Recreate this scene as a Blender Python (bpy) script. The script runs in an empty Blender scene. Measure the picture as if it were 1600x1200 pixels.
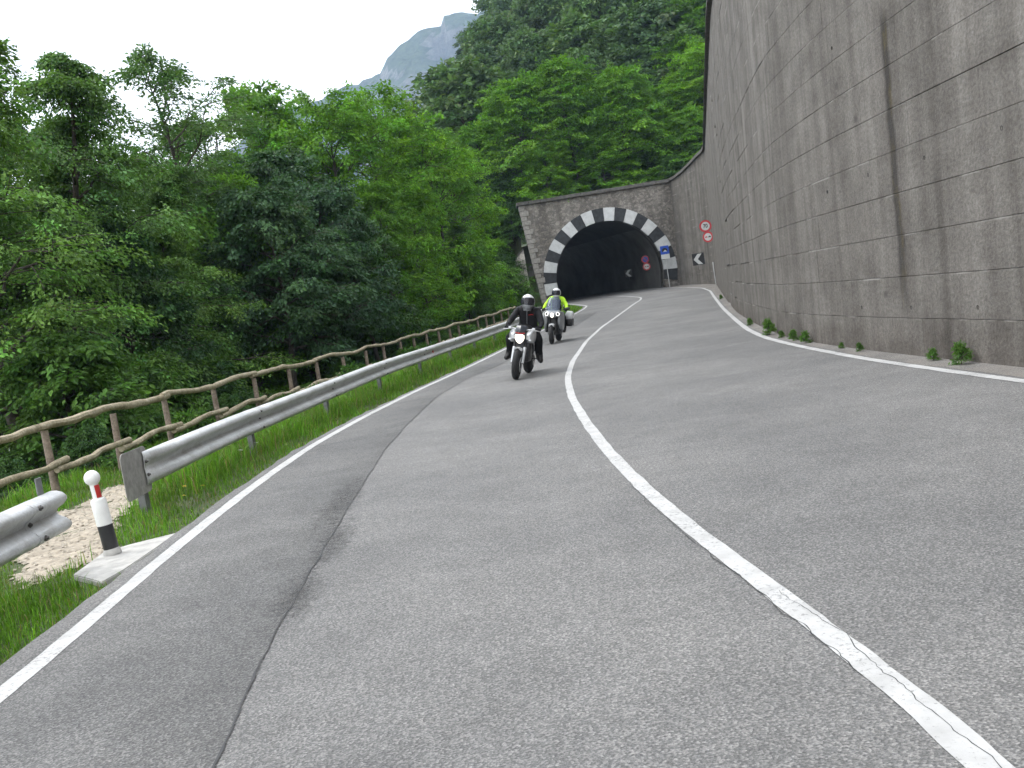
import bpy, bmesh, math, random
import numpy as np
from mathutils import Vector, Matrix

R = math.radians
random.seed(7)
SC = bpy.context.scene
COL = SC.collection

# ------------------------------------------------------------------ camera, sky, sun, exposure
cam_d = bpy.data.cameras.new('camera')
cam_d.sensor_width = 36.0
cam_d.lens = 36.0 * 1570 / 1600
cam_d.clip_start = 0.05
cam_d.clip_end = 6000
cam = bpy.data.objects.new('camera', cam_d)
COL.objects.link(cam)
cam.matrix_world = (Matrix.Translation((0, 0, 1.45)) @ Matrix.Rotation(R(90 - 4.46), 4, 'X')
                    @ Matrix.Rotation(R(-9.0), 4, 'Z'))
SC.camera = cam

SUN_EL, SUN_AZ = 58.0, -62.0        # azimuth from +Y towards +X
world = bpy.data.worlds.new('World')
SC.world = world
world.use_nodes = True
wn, wl = world.node_tree.nodes, world.node_tree.links
bg = wn['Background']
sky = wn.new('ShaderNodeTexSky')
sky.sky_type = 'NISHITA'
sky.sun_disc = False
sky.sun_elevation = R(SUN_EL)
sky.sun_rotation = R(SUN_AZ)
sky.dust_density = 4.0
veil = wn.new('ShaderNodeMix')
veil.data_type = 'RGBA'
veil.inputs[0].default_value = 0.88
veil.inputs[7].default_value = (13.0, 13.2, 13.4, 1)      # an even layer of bright overcast
wl.new(sky.outputs[0], veil.inputs[6])
wl.new(veil.outputs[2], bg.inputs[0])
bg.inputs[1].default_value = 0.115

sun_d = bpy.data.lights.new('sun', 'SUN')
sun_d.energy = 1.0
sun_d.angle = R(25)
sun_d.color = (1.0, 0.97, 0.92)
sun = bpy.data.objects.new('sun', sun_d)
COL.objects.link(sun)
sd = Vector((math.sin(R(SUN_AZ)) * math.cos(R(SUN_EL)), math.cos(R(SUN_AZ)) * math.cos(R(SUN_EL)), math.sin(R(SUN_EL))))
sun.rotation_euler = sd.to_track_quat('Z', 'Y').to_euler()

vs = SC.view_settings
vs.view_transform = 'Standard'
vs.look = 'None'
vs.exposure = 0.9
vs.gamma = 1.0
vs.use_curve_mapping = False
SC.render.engine = 'CYCLES'
SC.cycles.max_bounces = 5
SC.cycles.diffuse_bounces = 2
SC.cycles.transparent_max_bounces = 8
SC.cycles.use_denoising = True
SC.cycles.use_adaptive_sampling = True
SC.cycles.adaptive_threshold = 0.025


# ------------------------------------------------------------------ helpers
def tag(o, label=None, cat=None, group=None, kind=None):
    if label: o['label'] = label
    if cat: o['category'] = cat
    if group: o['group'] = group
    if kind: o['kind'] = kind
    return o


def empty(name, loc=(0, 0, 0), rot=(0, 0, 0), label=None, cat=None, group=None):
    o = bpy.data.objects.new(name, None)
    o.empty_display_size = 0.2
    COL.objects.link(o)
    o.location = loc
    o.rotation_euler = rot
    return tag(o, label, cat, group)


def link_mesh(name, me, mat=None, parent=None, smooth=False):
    if mat is not None:
        for m in (mat if isinstance(mat, (list, tuple)) else [mat]):
            me.materials.append(m)
    if smooth:
        me.polygons.foreach_set('use_smooth', np.ones(len(me.polygons), dtype=bool))
    o = bpy.data.objects.new(name, me)
    COL.objects.link(o)
    if parent is not None:
        o.parent = parent
    return o


def np_mesh(name, V, quads=None, tris=None, cols=None, uvs=None):
    """fast mesh from numpy arrays"""
    me = bpy.data.meshes.new(name)
    V = np.asarray(V, dtype=np.float32)
    nq = 0 if quads is None else len(quads)
    nt = 0 if tris is None else len(tris)
    me.vertices.add(len(V))
    me.vertices.foreach_set('co', V.ravel())
    loops = []
    if nq: loops.append(np.asarray(quads, dtype=np.int32).ravel())
    if nt: loops.append(np.asarray(tris, dtype=np.int32).ravel())
    L = np.concatenate(loops)
    me.loops.add(len(L))
    me.loops.foreach_set('vertex_index', L)
    me.polygons.add(nq + nt)
    st = np.concatenate([np.arange(nq) * 4, nq * 4 + np.arange(nt) * 3]).astype(np.int32)
    me.polygons.foreach_set('loop_start', st)
    if cols is not None:
        a = me.color_attributes.new('tint', 'FLOAT_COLOR', 'POINT')
        c = np.ones((len(V), 4), dtype=np.float32)
        c[:, :3] = cols
        a.data.foreach_set('color', c.ravel())
    if uvs is not None:
        u = me.uv_layers.new(name='UVMap')
        u.data.foreach_set('uv', np.asarray(uvs, dtype=np.float32)[L].ravel())
    me.polygons.foreach_set('use_smooth', np.zeros(nq + nt, dtype=bool))
    me.update(calc_edges=True)
    return me


def instance(src, parent=None):
    """a thing with copies of its parts and sub-parts (mesh data shared)"""
    c = src.copy()
    COL.objects.link(c)
    if parent is not None:
        c.parent = parent
    for ch in src.children:
        instance(ch, c)
    return c


class MB:
    """collects shapes for ONE part"""
    def __init__(self):
        self.v, self.f, self.mi = [], [], []

    def add(self, vs_, fs, m=0):
        n = len(self.v)
        self.v += [tuple(p) for p in vs_]
        self.f += [tuple(i + n for i in f) for f in fs]
        self.mi += [m] * len(fs)
        return self

    def box(self, c, s, rot=None, m=0, bevel=0.0):
        bm = bmesh.new()
        bmesh.ops.create_cube(bm, size=1.0)
        for v in bm.verts:
            v.co = Vector((v.co.x * s[0], v.co.y * s[1], v.co.z * s[2]))
        if bevel > 0:
            bmesh.ops.bevel(bm, geom=bm.edges[:], offset=bevel, segments=2, affect='EDGES', profile=0.6)
        bm.verts.index_update()
        M = Matrix.Translation(c) @ (rot.to_4x4() if rot is not None else Matrix())
        self.add([M @ v.co for v in bm.verts], [[v.index for v in f.verts] for f in bm.faces], m)
        bm.free()
        return self

    def tube(self, pts, rad, n=8, m=0, caps=True, squash=1.0):
        pts = [Vector(p) for p in pts]
        if not isinstance(rad, (list, tuple, np.ndarray)):
            rad = [rad] * len(pts)
        vs_, fs = [], []
        ref = None
        for i, p in enumerate(pts):
            t = (pts[min(i + 1, len(pts) - 1)] - pts[max(i - 1, 0)]).normalized()
            if ref is None:
                ref = Vector((0, 0, 1)) if abs(t.z) < 0.9 else Vector((1, 0, 0))
            a = t.cross(ref).normalized()
            b = a.cross(t).normalized()
            ref = b
            for k in range(n):
                th = 2 * math.pi * k / n
                vs_.append(p + (a * math.cos(th) + b * math.sin(th) * squash) * rad[i])
        for i in range(len(pts) - 1):
            for k in range(n):
                fs.append((i * n + k, i * n + (k + 1) % n, (i + 1) * n + (k + 1) % n, (i + 1) * n + k))
        if caps:
            fs.append(tuple(range(n - 1, -1, -1)))
            fs.append(tuple((len(pts) - 1) * n + k for k in range(n)))
        return self.add(vs_, fs, m)

    def lathe(self, prof, axis='Z', c=(0, 0, 0), n=24, m=0, M=None):
        """prof: list of (radius, along-axis)"""
        vs_, fs = [], []
        for r, h in prof:
            for k in range(n):
                th = 2 * math.pi * k / n
                a, b = r * math.cos(th), r * math.sin(th)
                p = {'Z': (a, b, h), 'X': (h, a, b), 'Y': (b, h, a)}[axis]
                p = Vector(p) + Vector(c)
                vs_.append(M @ p if M is not None else p)
        for i in range(len(prof) - 1):
            for k in range(n):
                fs.append((i * n + k, i * n + (k + 1) % n, (i + 1) * n + (k + 1) % n, (i + 1) * n + k))
        return self.add(vs_, fs, m)

    def loft(self, rings, m=0, caps=True, closed=True):
        n = len(rings[0])
        vs_ = [p for r in rings for p in r]
        fs = []
        for i in range(len(rings) - 1):
            for k in range(n if closed else n - 1):
                fs.append((i * n + k, i * n + (k + 1) % n, (i + 1) * n + (k + 1) % n, (i + 1) * n + k))
        if caps and closed:
            fs.append(tuple(range(n - 1, -1, -1)))
            fs.append(tuple((len(rings) - 1) * n + k for k in range(n)))
        return self.add(vs_, fs, m)

    def prism(self, poly, depth, M=None, m=0):
        """poly in local XZ, extruded along +Y by depth"""
        M = M or Matrix()
        n = len(poly)
        vs_ = [M @ Vector((p[0], 0, p[1])) for p in poly] + [M @ Vector((p[0], depth, p[1])) for p in poly]
        fs = [tuple(range(n)), tuple(range(2 * n - 1, n - 1, -1))]
        for k in range(n):
            fs.append((k, n + k, n + (k + 1) % n, (k + 1) % n))
        return self.add(vs_, fs, m)

    def mesh(self, name):
        me = bpy.data.meshes.new(name)
        me.from_pydata(self.v, [], self.f)
        me.polygons.foreach_set('material_index', self.mi)
        bm = bmesh.new()
        bm.from_mesh(me)
        bmesh.ops.recalc_face_normals(bm, faces=bm.faces[:])
        bm.to_mesh(me)
        bm.free()
        return me

    def build(self, name, mat, parent=None, smooth=False, sharp=40):
        me = self.mesh(name)
        o = link_mesh(name, me, mat, parent, smooth)
        if smooth:
            try:
                me.set_sharp_from_angle(angle=R(sharp))
            except Exception:
                pass
        return o


def smooth_path(pts, step=0.5, it=4):
    """resampled, gently smoothed polyline (numpy Nx2)"""
    P = np.array(pts, dtype=float)
    s = np.concatenate([[0], np.cumsum(np.hypot(*np.diff(P, axis=0).T))])
    q = np.arange(0, s[-1], step)
    Q = np.stack([np.interp(q, s, P[:, 0]), np.interp(q, s, P[:, 1])], 1)
    for _ in range(it):
        Q[1:-1] = (Q[:-2] + 2 * Q[1:-1] + Q[2:]) / 4
    return Q


def offset_path(P, d):
    """d > 0 to the right of travel"""
    T = np.gradient(P, axis=0)
    T /= np.hypot(T[:, 0], T[:, 1])[:, None]
    return P + np.stack([T[:, 1], -T[:, 0]], 1) * (np.asarray(d)[:, None] if np.ndim(d) else d)


def sstep(a, b, x):
    t = np.clip((x - a) / (b - a), 0, 1)
    return t * t * (3 - 2 * t)


# ------------------------------------------------------------------ materials
def new_mat(name):
    m = bpy.data.materials.new(name)
    m.use_nodes = True
    nt = m.node_tree
    return m, nt, nt.nodes['Principled BSDF']


def N(nt, typ, **kw):
    n = nt.nodes.new(typ)
    for k, v in kw.items():
        setattr(n, k, v)
    return n


def ramp(nt, fac, stops):
    r = N(nt, 'ShaderNodeValToRGB')
    el = r.color_ramp.elements
    while len(el) < len(stops):
        el.new(0.5)
    for e, (p, c) in zip(el, stops):
        e.position = p
        e.color = (*c, 1) if len(c) == 3 else c
    nt.links.new(fac, r.inputs[0])
    return r.outputs[0]


def noise(nt, vec, scale, detail=4, rough=0.55, dist=0.0):
    n = N(nt, 'ShaderNodeTexNoise')
    n.inputs['Scale'].default_value = scale
    n.inputs['Detail'].default_value = detail
    n.inputs['Roughness'].default_value = rough
    n.inputs['Distortion'].default_value = dist
    if vec is not None:
        nt.links.new(vec, n.inputs['Vector'])
    return n.outputs['Fac']


def mixc(nt, a, b, fac, mode='MIX'):
    m = N(nt, 'ShaderNodeMix', data_type='RGBA', blend_type=mode)
    for sock, v in ((m.inputs[0], fac), (m.inputs[6], a), (m.inputs[7], b)):
        if hasattr(v, 'links') or hasattr(v, 'is_linked'):
            nt.links.new(v, sock)
        elif isinstance(v, (int, float)):
            sock.default_value = v
        else:
            sock.default_value = (*v, 1)
    return m.outputs[2]


def bump(nt, h, strength, dist, bsdf):
    b = N(nt, 'ShaderNodeBump')
    b.inputs['Strength'].default_value = strength
    b.inputs['Distance'].default_value = dist
    nt.links.new(h, b.inputs['Height'])
    nt.links.new(b.outputs[0], bsdf.inputs['Normal'])


def mapping(nt, vec, scale):
    m = N(nt, 'ShaderNodeMapping')
    m.inputs['Scale'].default_value = scale
    nt.links.new(vec, m.inputs['Vector'])
    return m.outputs[0]


def flat(name, col, rough=0.6, metal=0.0, var=0.12, scale=20.0, spec=0.5, bumpy=0.0, coat=0.0):
    """plain surface with slight procedural wear"""
    m, nt, b = new_mat(name)
    tc = N(nt, 'ShaderNodeTexCoord').outputs['Object']
    f = noise(nt, tc, scale, 5)
    lo = tuple(c * (1 - var) for c in col)
    hi = tuple(min(1, c * (1 + var)) for c in col)
    nt.links.new(ramp(nt, f, [(0.3, lo), (0.7, hi)]), b.inputs['Base Color'])
    b.inputs['Roughness'].default_value = rough
    b.inputs['Metallic'].default_value = metal
    b.inputs['Specular IOR Level'].default_value = spec
    b.inputs['Coat Weight'].default_value = coat
    if bumpy:
        bump(nt, f, bumpy, 0.02, b)
    return m


def asphalt(name, dark, light, blotch=0.25, brown=0.0, wear=False, soft=False):
    m, nt, b = new_mat(name)
    tc = N(nt, 'ShaderNodeTexCoord').outputs['Object']
    fine = noise(nt, tc, 95, 3, 0.7)
    grit = N(nt, 'ShaderNodeTexVoronoi')
    grit.inputs['Scale'].default_value = 95
    nt.links.new(tc, grit.inputs['Vector'])
    mid = noise(nt, tc, 2.2, 5, 0.6)
    big = noise(nt, tc, 0.35, 3, 0.5)
    base = ramp(nt, fine, [(0.36, dark), (0.66, light)])
    spk = ramp(nt, grit.outputs['Color'], [(0.35, (0.6, 0.6, 0.6)), (0.9, (1.42, 1.4, 1.37))])
    c = mixc(nt, base, spk, 0.8, 'MULTIPLY')
    c = mixc(nt, c, ramp(nt, mid, [(0.35, (1 - blotch,) * 3), (0.65, (1 + blotch,) * 3)]), 0.8, 'MULTIPLY')
    c = mixc(nt, c, ramp(nt, big, [(0.35, (0.84, 0.84, 0.84)), (0.65, (1.12, 1.11, 1.09))]), 1.0, 'MULTIPLY')
    if brown:
        c = mixc(nt, c, (0.26, 0.23, 0.2), ramp(nt, noise(nt, tc, 1.3, 5), [(0.4, (0, 0, 0)), (0.7, (brown,) * 3)]))
    if wear:                                    # traffic film, stored across the strip
        at = N(nt, 'ShaderNodeAttribute', attribute_name='tint')
        c = mixc(nt, c, at.outputs['Color'], 1.0, 'MULTIPLY')
    if soft:                                    # a stain with a feathered, blotchy edge
        at = N(nt, 'ShaderNodeAttribute', attribute_name='tint')
        sm = N(nt, 'ShaderNodeMath', operation='ADD')
        nt.links.new(at.outputs['Fac'], sm.inputs[0])
        nt.links.new(noise(nt, tc, 14, 5, 0.7), sm.inputs[1])
        nt.links.new(ramp(nt, sm.outputs[0], [(0.5, (0, 0, 0)), (0.95, (0.75, 0.75, 0.75))]), b.inputs['Alpha'])
    nt.links.new(c, b.inputs['Base Color'])
    b.inputs['Roughness'].default_value = 0.82
    b.inputs['Specular IOR Level'].default_value = 0.35
    h = mixc(nt, fine, grit.outputs['Distance'], 0.5)
    bump(nt, h, 0.5, 0.012, b)
    return m


M_ASPH = asphalt('asphalt', (0.10, 0.10, 0.102), (0.262, 0.26, 0.257), 0.10)
M_ASPH_OLD = asphalt('asphalt_older', (0.085, 0.085, 0.087), (0.232, 0.231, 0.229), 0.14, wear=True)
M_GUTTER = asphalt('asphalt_dusty', (0.12, 0.116, 0.11), (0.27, 0.26, 0.25), 0.16, 0.5)
M_SEAM = flat('tar_seam', (0.03, 0.03, 0.032), 0.7, var=0.4, scale=8)


def paint_mat():
    m, nt, b = new_mat('road_paint')
    tc = N(nt, 'ShaderNodeTexCoord').outputs['Object']
    chips = noise(nt, tc, 42, 5, 0.75)
    wear = noise(nt, tc, 1.1, 3)
    t = N(nt, 'ShaderNodeMath', operation='ADD')
    nt.links.new(chips, t.inputs[0])
    sc_ = N(nt, 'ShaderNodeMath', operation='MULTIPLY')
    sc_.inputs[1].default_value = 0.35
    nt.links.new(wear, sc_.inputs[0])
    nt.links.new(sc_.outputs[0], t.inputs[1])
    mask = ramp(nt, t.outputs[0], [(0.54, (0.1, 0.1, 0.1)), (0.63, (1, 1, 1))])
    dirt = ramp(nt, noise(nt, tc, 6, 5), [(0.3, (0.38, 0.377, 0.37)), (0.7, (0.52, 0.52, 0.515))])
    nt.links.new(mixc(nt, (0.2, 0.2, 0.198), dirt, mask), b.inputs['Base Color'])
    b.inputs['Roughness'].default_value = 0.75
    bump(nt, chips, 0.3, 0.006, b)
    return m


M_PAINT = paint_mat()


def concrete_wall():
    """stained cast concrete; UV = metres along the wall, metres up"""
    m, nt, b = new_mat('wall_concrete')
    uv = N(nt, 'ShaderNodeUVMap').outputs[0]
    fine = noise(nt, mapping(nt, uv, (22, 22, 1)), 1.0, 6, 0.7)
    mid = noise(nt, mapping(nt, uv, (1.3, 1.5, 1)), 1.0, 8, 0.7)
    streak = noise(nt, mapping(nt, uv, (2.6, 0.10, 1)), 1.0, 4, 0.6)
    streak2 = noise(nt, mapping(nt, uv, (0.7, 0.05, 1)), 1.0, 3, 0.6)
    base = ramp(nt, mid, [(0.28, (0.09, 0.082, 0.073)), (0.48, (0.137, 0.128, 0.116)), (0.74, (0.188, 0.176, 0.161))])
    c = mixc(nt, base, ramp(nt, fine, [(0.3, (0.62, 0.61, 0.6)), (0.7, (1.34, 1.34, 1.34))]), 0.95, 'MULTIPLY')
    c = mixc(nt, c, ramp(nt, streak, [(0.36, (0.66, 0.64, 0.63)), (0.58, (1.1, 1.1, 1.1))]), 0.75, 'MULTIPLY')
    c = mixc(nt, c, ramp(nt, streak2, [(0.35, (0.82, 0.81, 0.8)), (0.65, (1.16, 1.16, 1.16))]), 0.8, 'MULTIPLY')
    # efflorescence: thin pale runs
    eff = ramp(nt, noise(nt, mapping(nt, uv, (0.8, 3.0, 1)), 1.0, 7, 0.75), [(0.66, (0, 0, 0)), (0.76, (0.6, 0.6, 0.6))])
    c = mixc(nt, c, (0.28, 0.268, 0.252), eff)
    # sky light on the lips of the lift joints, painted as pale dashes
    jz = N(nt, 'ShaderNodeSeparateXYZ')
    nt.links.new(uv, jz.inputs[0])
    j1 = N(nt, 'ShaderNodeMath', operation='MULTIPLY_ADD')
    j1.inputs[1].default_value = 1 / 0.535
    j1.inputs[2].default_value = 0.05 / 0.535 + 0.5
    nt.links.new(jz.outputs[1], j1.inputs[0])
    j2 = N(nt, 'ShaderNodeMath', operation='FRACT')
    nt.links.new(j1.outputs[0], j2.inputs[0])
    j3 = ramp(nt, j2.outputs[0], [(0.455, (0, 0, 0)), (0.485, (1, 1, 1)), (0.50, (1, 1, 1)), (0.515, (0, 0, 0))])
    dash = ramp(nt, noise(nt, mapping(nt, uv, (0.55, 1.9, 1)), 1.0, 5, 0.7), [(0.52, (0, 0, 0)), (0.6, (0.85, 0.85, 0.85))])
    c = mixc(nt, c, (0.36, 0.345, 0.32), mixc(nt, j3, dash, 1.0, 'MULTIPLY'))
    # small dark weep spots
    vo = N(nt, 'ShaderNodeTexVoronoi')
    vo.inputs['Scale'].default_value = 1.0
    nt.links.new(mapping(nt, uv, (0.75, 1.1, 1)), vo.inputs['Vector'])
    spot = ramp(nt, vo.outputs['Distance'], [(0.03, (0.75, 0.75, 0.75)), (0.075, (0, 0, 0))])
    c = mixc(nt, c, (0.06, 0.055, 0.05), spot)
    # rough, dirty splash zone at the foot
    sep = N(nt, 'ShaderNodeSeparateXYZ')
    nt.links.new(uv, sep.inputs[0])
    wob = N(nt, 'ShaderNodeMath', operation='MULTIPLY_ADD')
    wob.inputs[1].default_value = 0.9
    nt.links.new(mid, wob.inputs[0])
    nt.links.new(sep.outputs[1], wob.inputs[2])
    foot = ramp(nt, wob.outputs[0], [(0.55, (0.75, 0.72, 0.7)), (1.0, (1, 1, 1))])
    c = mixc(nt, c, foot, 0.8, 'MULTIPLY')
    # the long dark run of moss and soot below a weep hole
    su = N(nt, 'ShaderNodeMath', operation='SUBTRACT')
    su.inputs[1].default_value = STAIN_U
    nt.links.new(sep.outputs[0], su.inputs[0])
    wv = N(nt, 'ShaderNodeMath', operation='MULTIPLY_ADD')
    wv.inputs[1].default_value = 0.16
    nt.links.new(noise(nt, mapping(nt, uv, (0.2, 2.2, 1)), 1.0, 4, 0.6), wv.inputs[0])
    nt.links.new(su.outputs[0], wv.inputs[2])
    ab = N(nt, 'ShaderNodeMath', operation='ABSOLUTE')
    so = N(nt, 'ShaderNodeMath', operation='SUBTRACT')
    so.inputs[1].default_value = 0.08
    nt.links.new(wv.outputs[0], so.inputs[0])
    nt.links.new(so.outputs[0], ab.inputs[0])
    run = ramp(nt, ab.outputs[0], [(0.06, (1, 1, 1)), (0.15, (0, 0, 0))])
    hgt = ramp(nt, sep.outputs[1], [(0.05, (0.12, 0.12, 0.12)), (0.1, (0.85, 0.85, 0.85))])
    sc2 = N(nt, 'ShaderNodeMath', operation='MULTIPLY')
    sc2.inputs[1].default_value = 0.1
    nt.links.new(sep.outputs[1], sc2.inputs[0])
    hg = ramp(nt, sc2.outputs[0], [(0.04, (0.15, 0.15, 0.15)), (0.11, (0.85, 0.85, 0.85)), (0.42, (0.95, 0.95, 0.95)), (0.45, (0, 0, 0))])
    rr = mixc(nt, run, hg, 1.0, 'MULTIPLY')
    moss = mixc(nt, (0.034, 0.03, 0.027), (0.085, 0.066, 0.022), ramp(nt, noise(nt, mapping(nt, uv, (5, 1.6, 1)), 1.0, 5, 0.7), [(0.5, (0, 0, 0)), (0.66, (0.75, 0.75, 0.75))]))
    c = mixc(nt, c, moss, rr)
    nt.links.new(c, b.inputs['Base Color'])
    b.inputs['Roughness'].default_value = 0.9
    b.inputs['Specular IOR Level'].default_value = 0.25
    hh = mixc(nt, fine, mid, 0.5)
    bump(nt, hh, 0.8, 0.04, b)
    return m


def stone_mat(name, scale, a, bcol, mortar, mort_w=0.06, bumpd=0.05):
    m, nt, b = new_mat(name)
    tc = N(nt, 'ShaderNodeTexCoord').outputs['Object']
    vo = N(nt, 'ShaderNodeTexVoronoi', feature='DISTANCE_TO_EDGE')
    vo.inputs['Scale'].default_value = scale
    vc = N(nt, 'ShaderNodeTexVoronoi')
    vc.inputs['Scale'].default_value = scale
    warp = mapping(nt, tc, (1, 0.7, 1.35))
    nt.links.new(warp, vo.inputs['Vector'])
    nt.links.new(warp, vc.inputs['Vector'])
    g = N(nt, 'ShaderNodeRGBToBW')
    nt.links.new(vc.outputs['Color'], g.inputs[0])
    col = ramp(nt, g.outputs[0], [(0.2, a), (0.8, bcol)])
    col = mixc(nt, col, ramp(nt, noise(nt, tc, 9, 5, 0.7), [(0.3, (0.7, 0.7, 0.7)), (0.7, (1.25, 1.23, 1.2))]), 0.9, 'MULTIPLY')
    col = mixc(nt, mortar, col, ramp(nt, vo.outputs['Distance'], [(mort_w * 0.4, (0, 0, 0)), (mort_w, (1, 1, 1))]))
    drip = noise(nt, mapping(nt, tc, (1.1, 1.1, 0.12)), 1.0, 4, 0.6)
    col = mixc(nt, col, ramp(nt, drip, [(0.4, (0.5, 0.48, 0.46)), (0.6, (1.1, 1.1, 1.1))]), 0.7, 'MULTIPLY')
    nt.links.new(col, b.inputs['Base Color'])
    b.inputs['Roughness'].default_value = 0.92
    bump(nt, vo.outputs['Distance'], 0.6, bumpd, b)
    return m


M_STONE = stone_mat('portal_rubble_stone', 4.6, (0.15, 0.138, 0.125), (0.27, 0.25, 0.225), (0.12, 0.112, 0.102), 0.05, 0.03)
M_QUOIN = flat('quoin_stone', (0.25, 0.236, 0.215), 0.9, var=0.25, scale=7, bumpy=0.4)
M_COPING = flat('coping_stone', (0.09, 0.085, 0.078), 0.92, var=0.35, scale=5, bumpy=0.4)
M_PALE = stone_mat('pale_masonry', 1.6, (0.42, 0.39, 0.36), (0.55, 0.52, 0.48), (0.35, 0.33, 0.3), 0.05)
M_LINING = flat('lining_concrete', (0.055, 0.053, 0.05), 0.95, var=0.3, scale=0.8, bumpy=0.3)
M_BLK = flat('black_masonry_paint', (0.022, 0.024, 0.027), 0.7, var=0.5, scale=4)
M_WHT = flat('white_masonry_paint', (0.5, 0.51, 0.51), 0.7, var=0.14, scale=3)
M_SLAB = flat('slab_concrete', (0.40, 0.39, 0.37), 0.9, var=0.25, scale=9, bumpy=0.5)


def soil_mat():
    m, nt, b = new_mat('verge_soil')
    tc = N(nt, 'ShaderNodeTexCoord').outputs['Object']
    f = noise(nt, tc, 7, 6, 0.7)
    g = noise(nt, tc, 0.9, 4)
    c = ramp(nt, f, [(0.3, (0.045, 0.042, 0.024)), (0.5, (0.06, 0.085, 0.026)), (0.72, (0.11, 0.10, 0.055))])
    c = mixc(nt, c, (0.045, 0.075, 0.02), ramp(nt, g, [(0.4, (0, 0, 0)), (0.6, (0.7, 0.7, 0.7))]))
    nt.links.new(c, b.inputs['Base Color'])
    b.inputs['Roughness'].default_value = 0.95
    bump(nt, f, 0.6, 0.06, b)
    return m


M_SOIL = soil_mat()
M_FOREST = flat('forest_floor', (0.045, 0.055, 0.022), 0.95, var=0.5, scale=1.2, bumpy=0.4)
M_GRAVEL_BED = flat('gravel_bed', (0.33, 0.285, 0.225), 0.95, var=0.35, scale=14, bumpy=0.6)
M_PEBBLE = flat('pebble', (0.37, 0.33, 0.27), 0.9, var=0.3, scale=3)


def wood_mat(name, a, b_, c_):
    m, nt, b = new_mat(name)
    tc = N(nt, 'ShaderNodeTexCoord').outputs['Object']
    f = noise(nt, tc, 5, 6, 0.7, 0.6)
    g = noise(nt, mapping(nt, tc, (26, 26, 26)), 1.0, 5, 0.7)
    col = ramp(nt, f, [(0.3, a), (0.5, b_), (0.72, c_)])
    col = mixc(nt, col, ramp(nt, g, [(0.35, (0.6, 0.58, 0.55)), (0.65, (1.2, 1.2, 1.2))]), 0.8, 'MULTIPLY')
    nt.links.new(col, b.inputs['Base Color'])
    b.inputs['Roughness'].default_value = 0.9
    b.inputs['Specular IOR Level'].default_value = 0.2
    bump(nt, g, 0.6, 0.02, b)
    return m


M_LOG = wood_mat('weathered_log', (0.2, 0.17, 0.115), (0.36, 0.315, 0.225), (0.47, 0.42, 0.325))
M_POST = wood_mat('fence_post_bark', (0.14, 0.11, 0.09), (0.235, 0.19, 0.155), (0.32, 0.265, 0.215))
M_BARK = wood_mat('bark', (0.035, 0.03, 0.025), (0.07, 0.06, 0.05), (0.13, 0.115, 0.095))


def zinc_mat():
    m, nt, b = new_mat('galvanised_steel')
    tc = N(nt, 'ShaderNodeTexCoord').outputs['Object']
    f = noise(nt, mapping(nt, tc, (2, 2, 2)), 1.0, 6, 0.65)
    g = noise(nt, tc, 40, 4, 0.7)
    col = ramp(nt, f, [(0.3, (0.46, 0.465, 0.47)), (0.7, (0.64, 0.65, 0.66))])
    col = mixc(nt, col, ramp(nt, g, [(0.35, (0.82, 0.81, 0.79)), (0.65, (1.08, 1.08, 1.08))]), 0.8, 'MULTIPLY')
    # road film and a little rust
    col = mixc(nt, col, (0.24, 0.215, 0.185), ramp(nt, noise(nt, tc, 3.1, 5, 0.7), [(0.5, (0, 0, 0)), (0.75, (0.55, 0.55, 0.55))]))
    nt.links.new(col, b.inputs['Base Color'])
    b.inputs['Metallic'].default_value = 0.35
    nt.links.new(ramp(nt, f, [(0.3, (0.36,) * 3), (0.7, (0.55,) * 3)]), b.inputs['Roughness'])
    return m


M_ZINC = zinc_mat()
M_ZINC_OLD = flat('dull_steel', (0.17, 0.175, 0.175), 0.65, 0.3, var=0.35, scale=9)
M_PLATE = flat('weathered_zinc', (0.3, 0.29, 0.275), 0.6, 0.25, var=0.25, scale=14)
M_BOLT = flat('bolt_steel', (0.1, 0.095, 0.09), 0.5, 0.6)
M_WHITEPL = flat('white_plastic', (0.78, 0.78, 0.76), 0.45, var=0.08, scale=12)
M_BLACKPL = flat('black_plastic', (0.018, 0.018, 0.02), 0.45, var=0.3, scale=14)
M_REDREF = flat('red_reflector', (0.45, 0.03, 0.025), 0.35, var=0.15)
M_SIGN_W = flat('sign_white', (0.56, 0.57, 0.56), 0.45, var=0.06)
M_SIGN_R = flat('sign_red', (0.5, 0.025, 0.035), 0.45, var=0.12)
M_SIGN_B = flat('sign_blue', (0.015, 0.07, 0.42), 0.45, var=0.12)
M_SIGN_K = flat('sign_black', (0.015, 0.015, 0.017), 0.5, var=0.2)
M_SIGN_BACK = flat('sign_grey', (0.3, 0.3, 0.3), 0.5, 0.5)


def leaf_mat(name, rough=0.55, trans=0.22, objvar=0.2):
    m, nt, b = new_mat(name)
    at = N(nt, 'ShaderNodeAttribute', attribute_name='tint')
    oi = N(nt, 'ShaderNodeObjectInfo')
    v = ramp(nt, oi.outputs['Random'], [(0.0, (1 - objvar, 1 - objvar * 0.8, 1 - objvar * 0.6)), (1.0, (1 + objvar, 1 + objvar * 0.8, 1.0))])
    c = mixc(nt, at.outputs['Color'], v, 1.0, 'MULTIPLY')
    nt.links.new(c, b.inputs['Base Color'])
    b.inputs['Roughness'].default_value = rough
    b.inputs['Specular IOR Level'].default_value = 0.2
    tr = N(nt, 'ShaderNodeBsdfTranslucent')
    nt.links.new(mixc(nt, c, (1.5, 1.6, 0.6), 1.0, 'MULTIPLY'), tr.inputs[0])
    mx = N(nt, 'ShaderNodeMixShader')
    mx.inputs[0].default_value = trans
    nt.links.new(b.outputs[0], mx.inputs[1])
    nt.links.new(tr.outputs[0], mx.inputs[2])
    nt.links.new(mx.outputs[0], nt.nodes['Material Output'].inputs[0])
    return m


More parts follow.
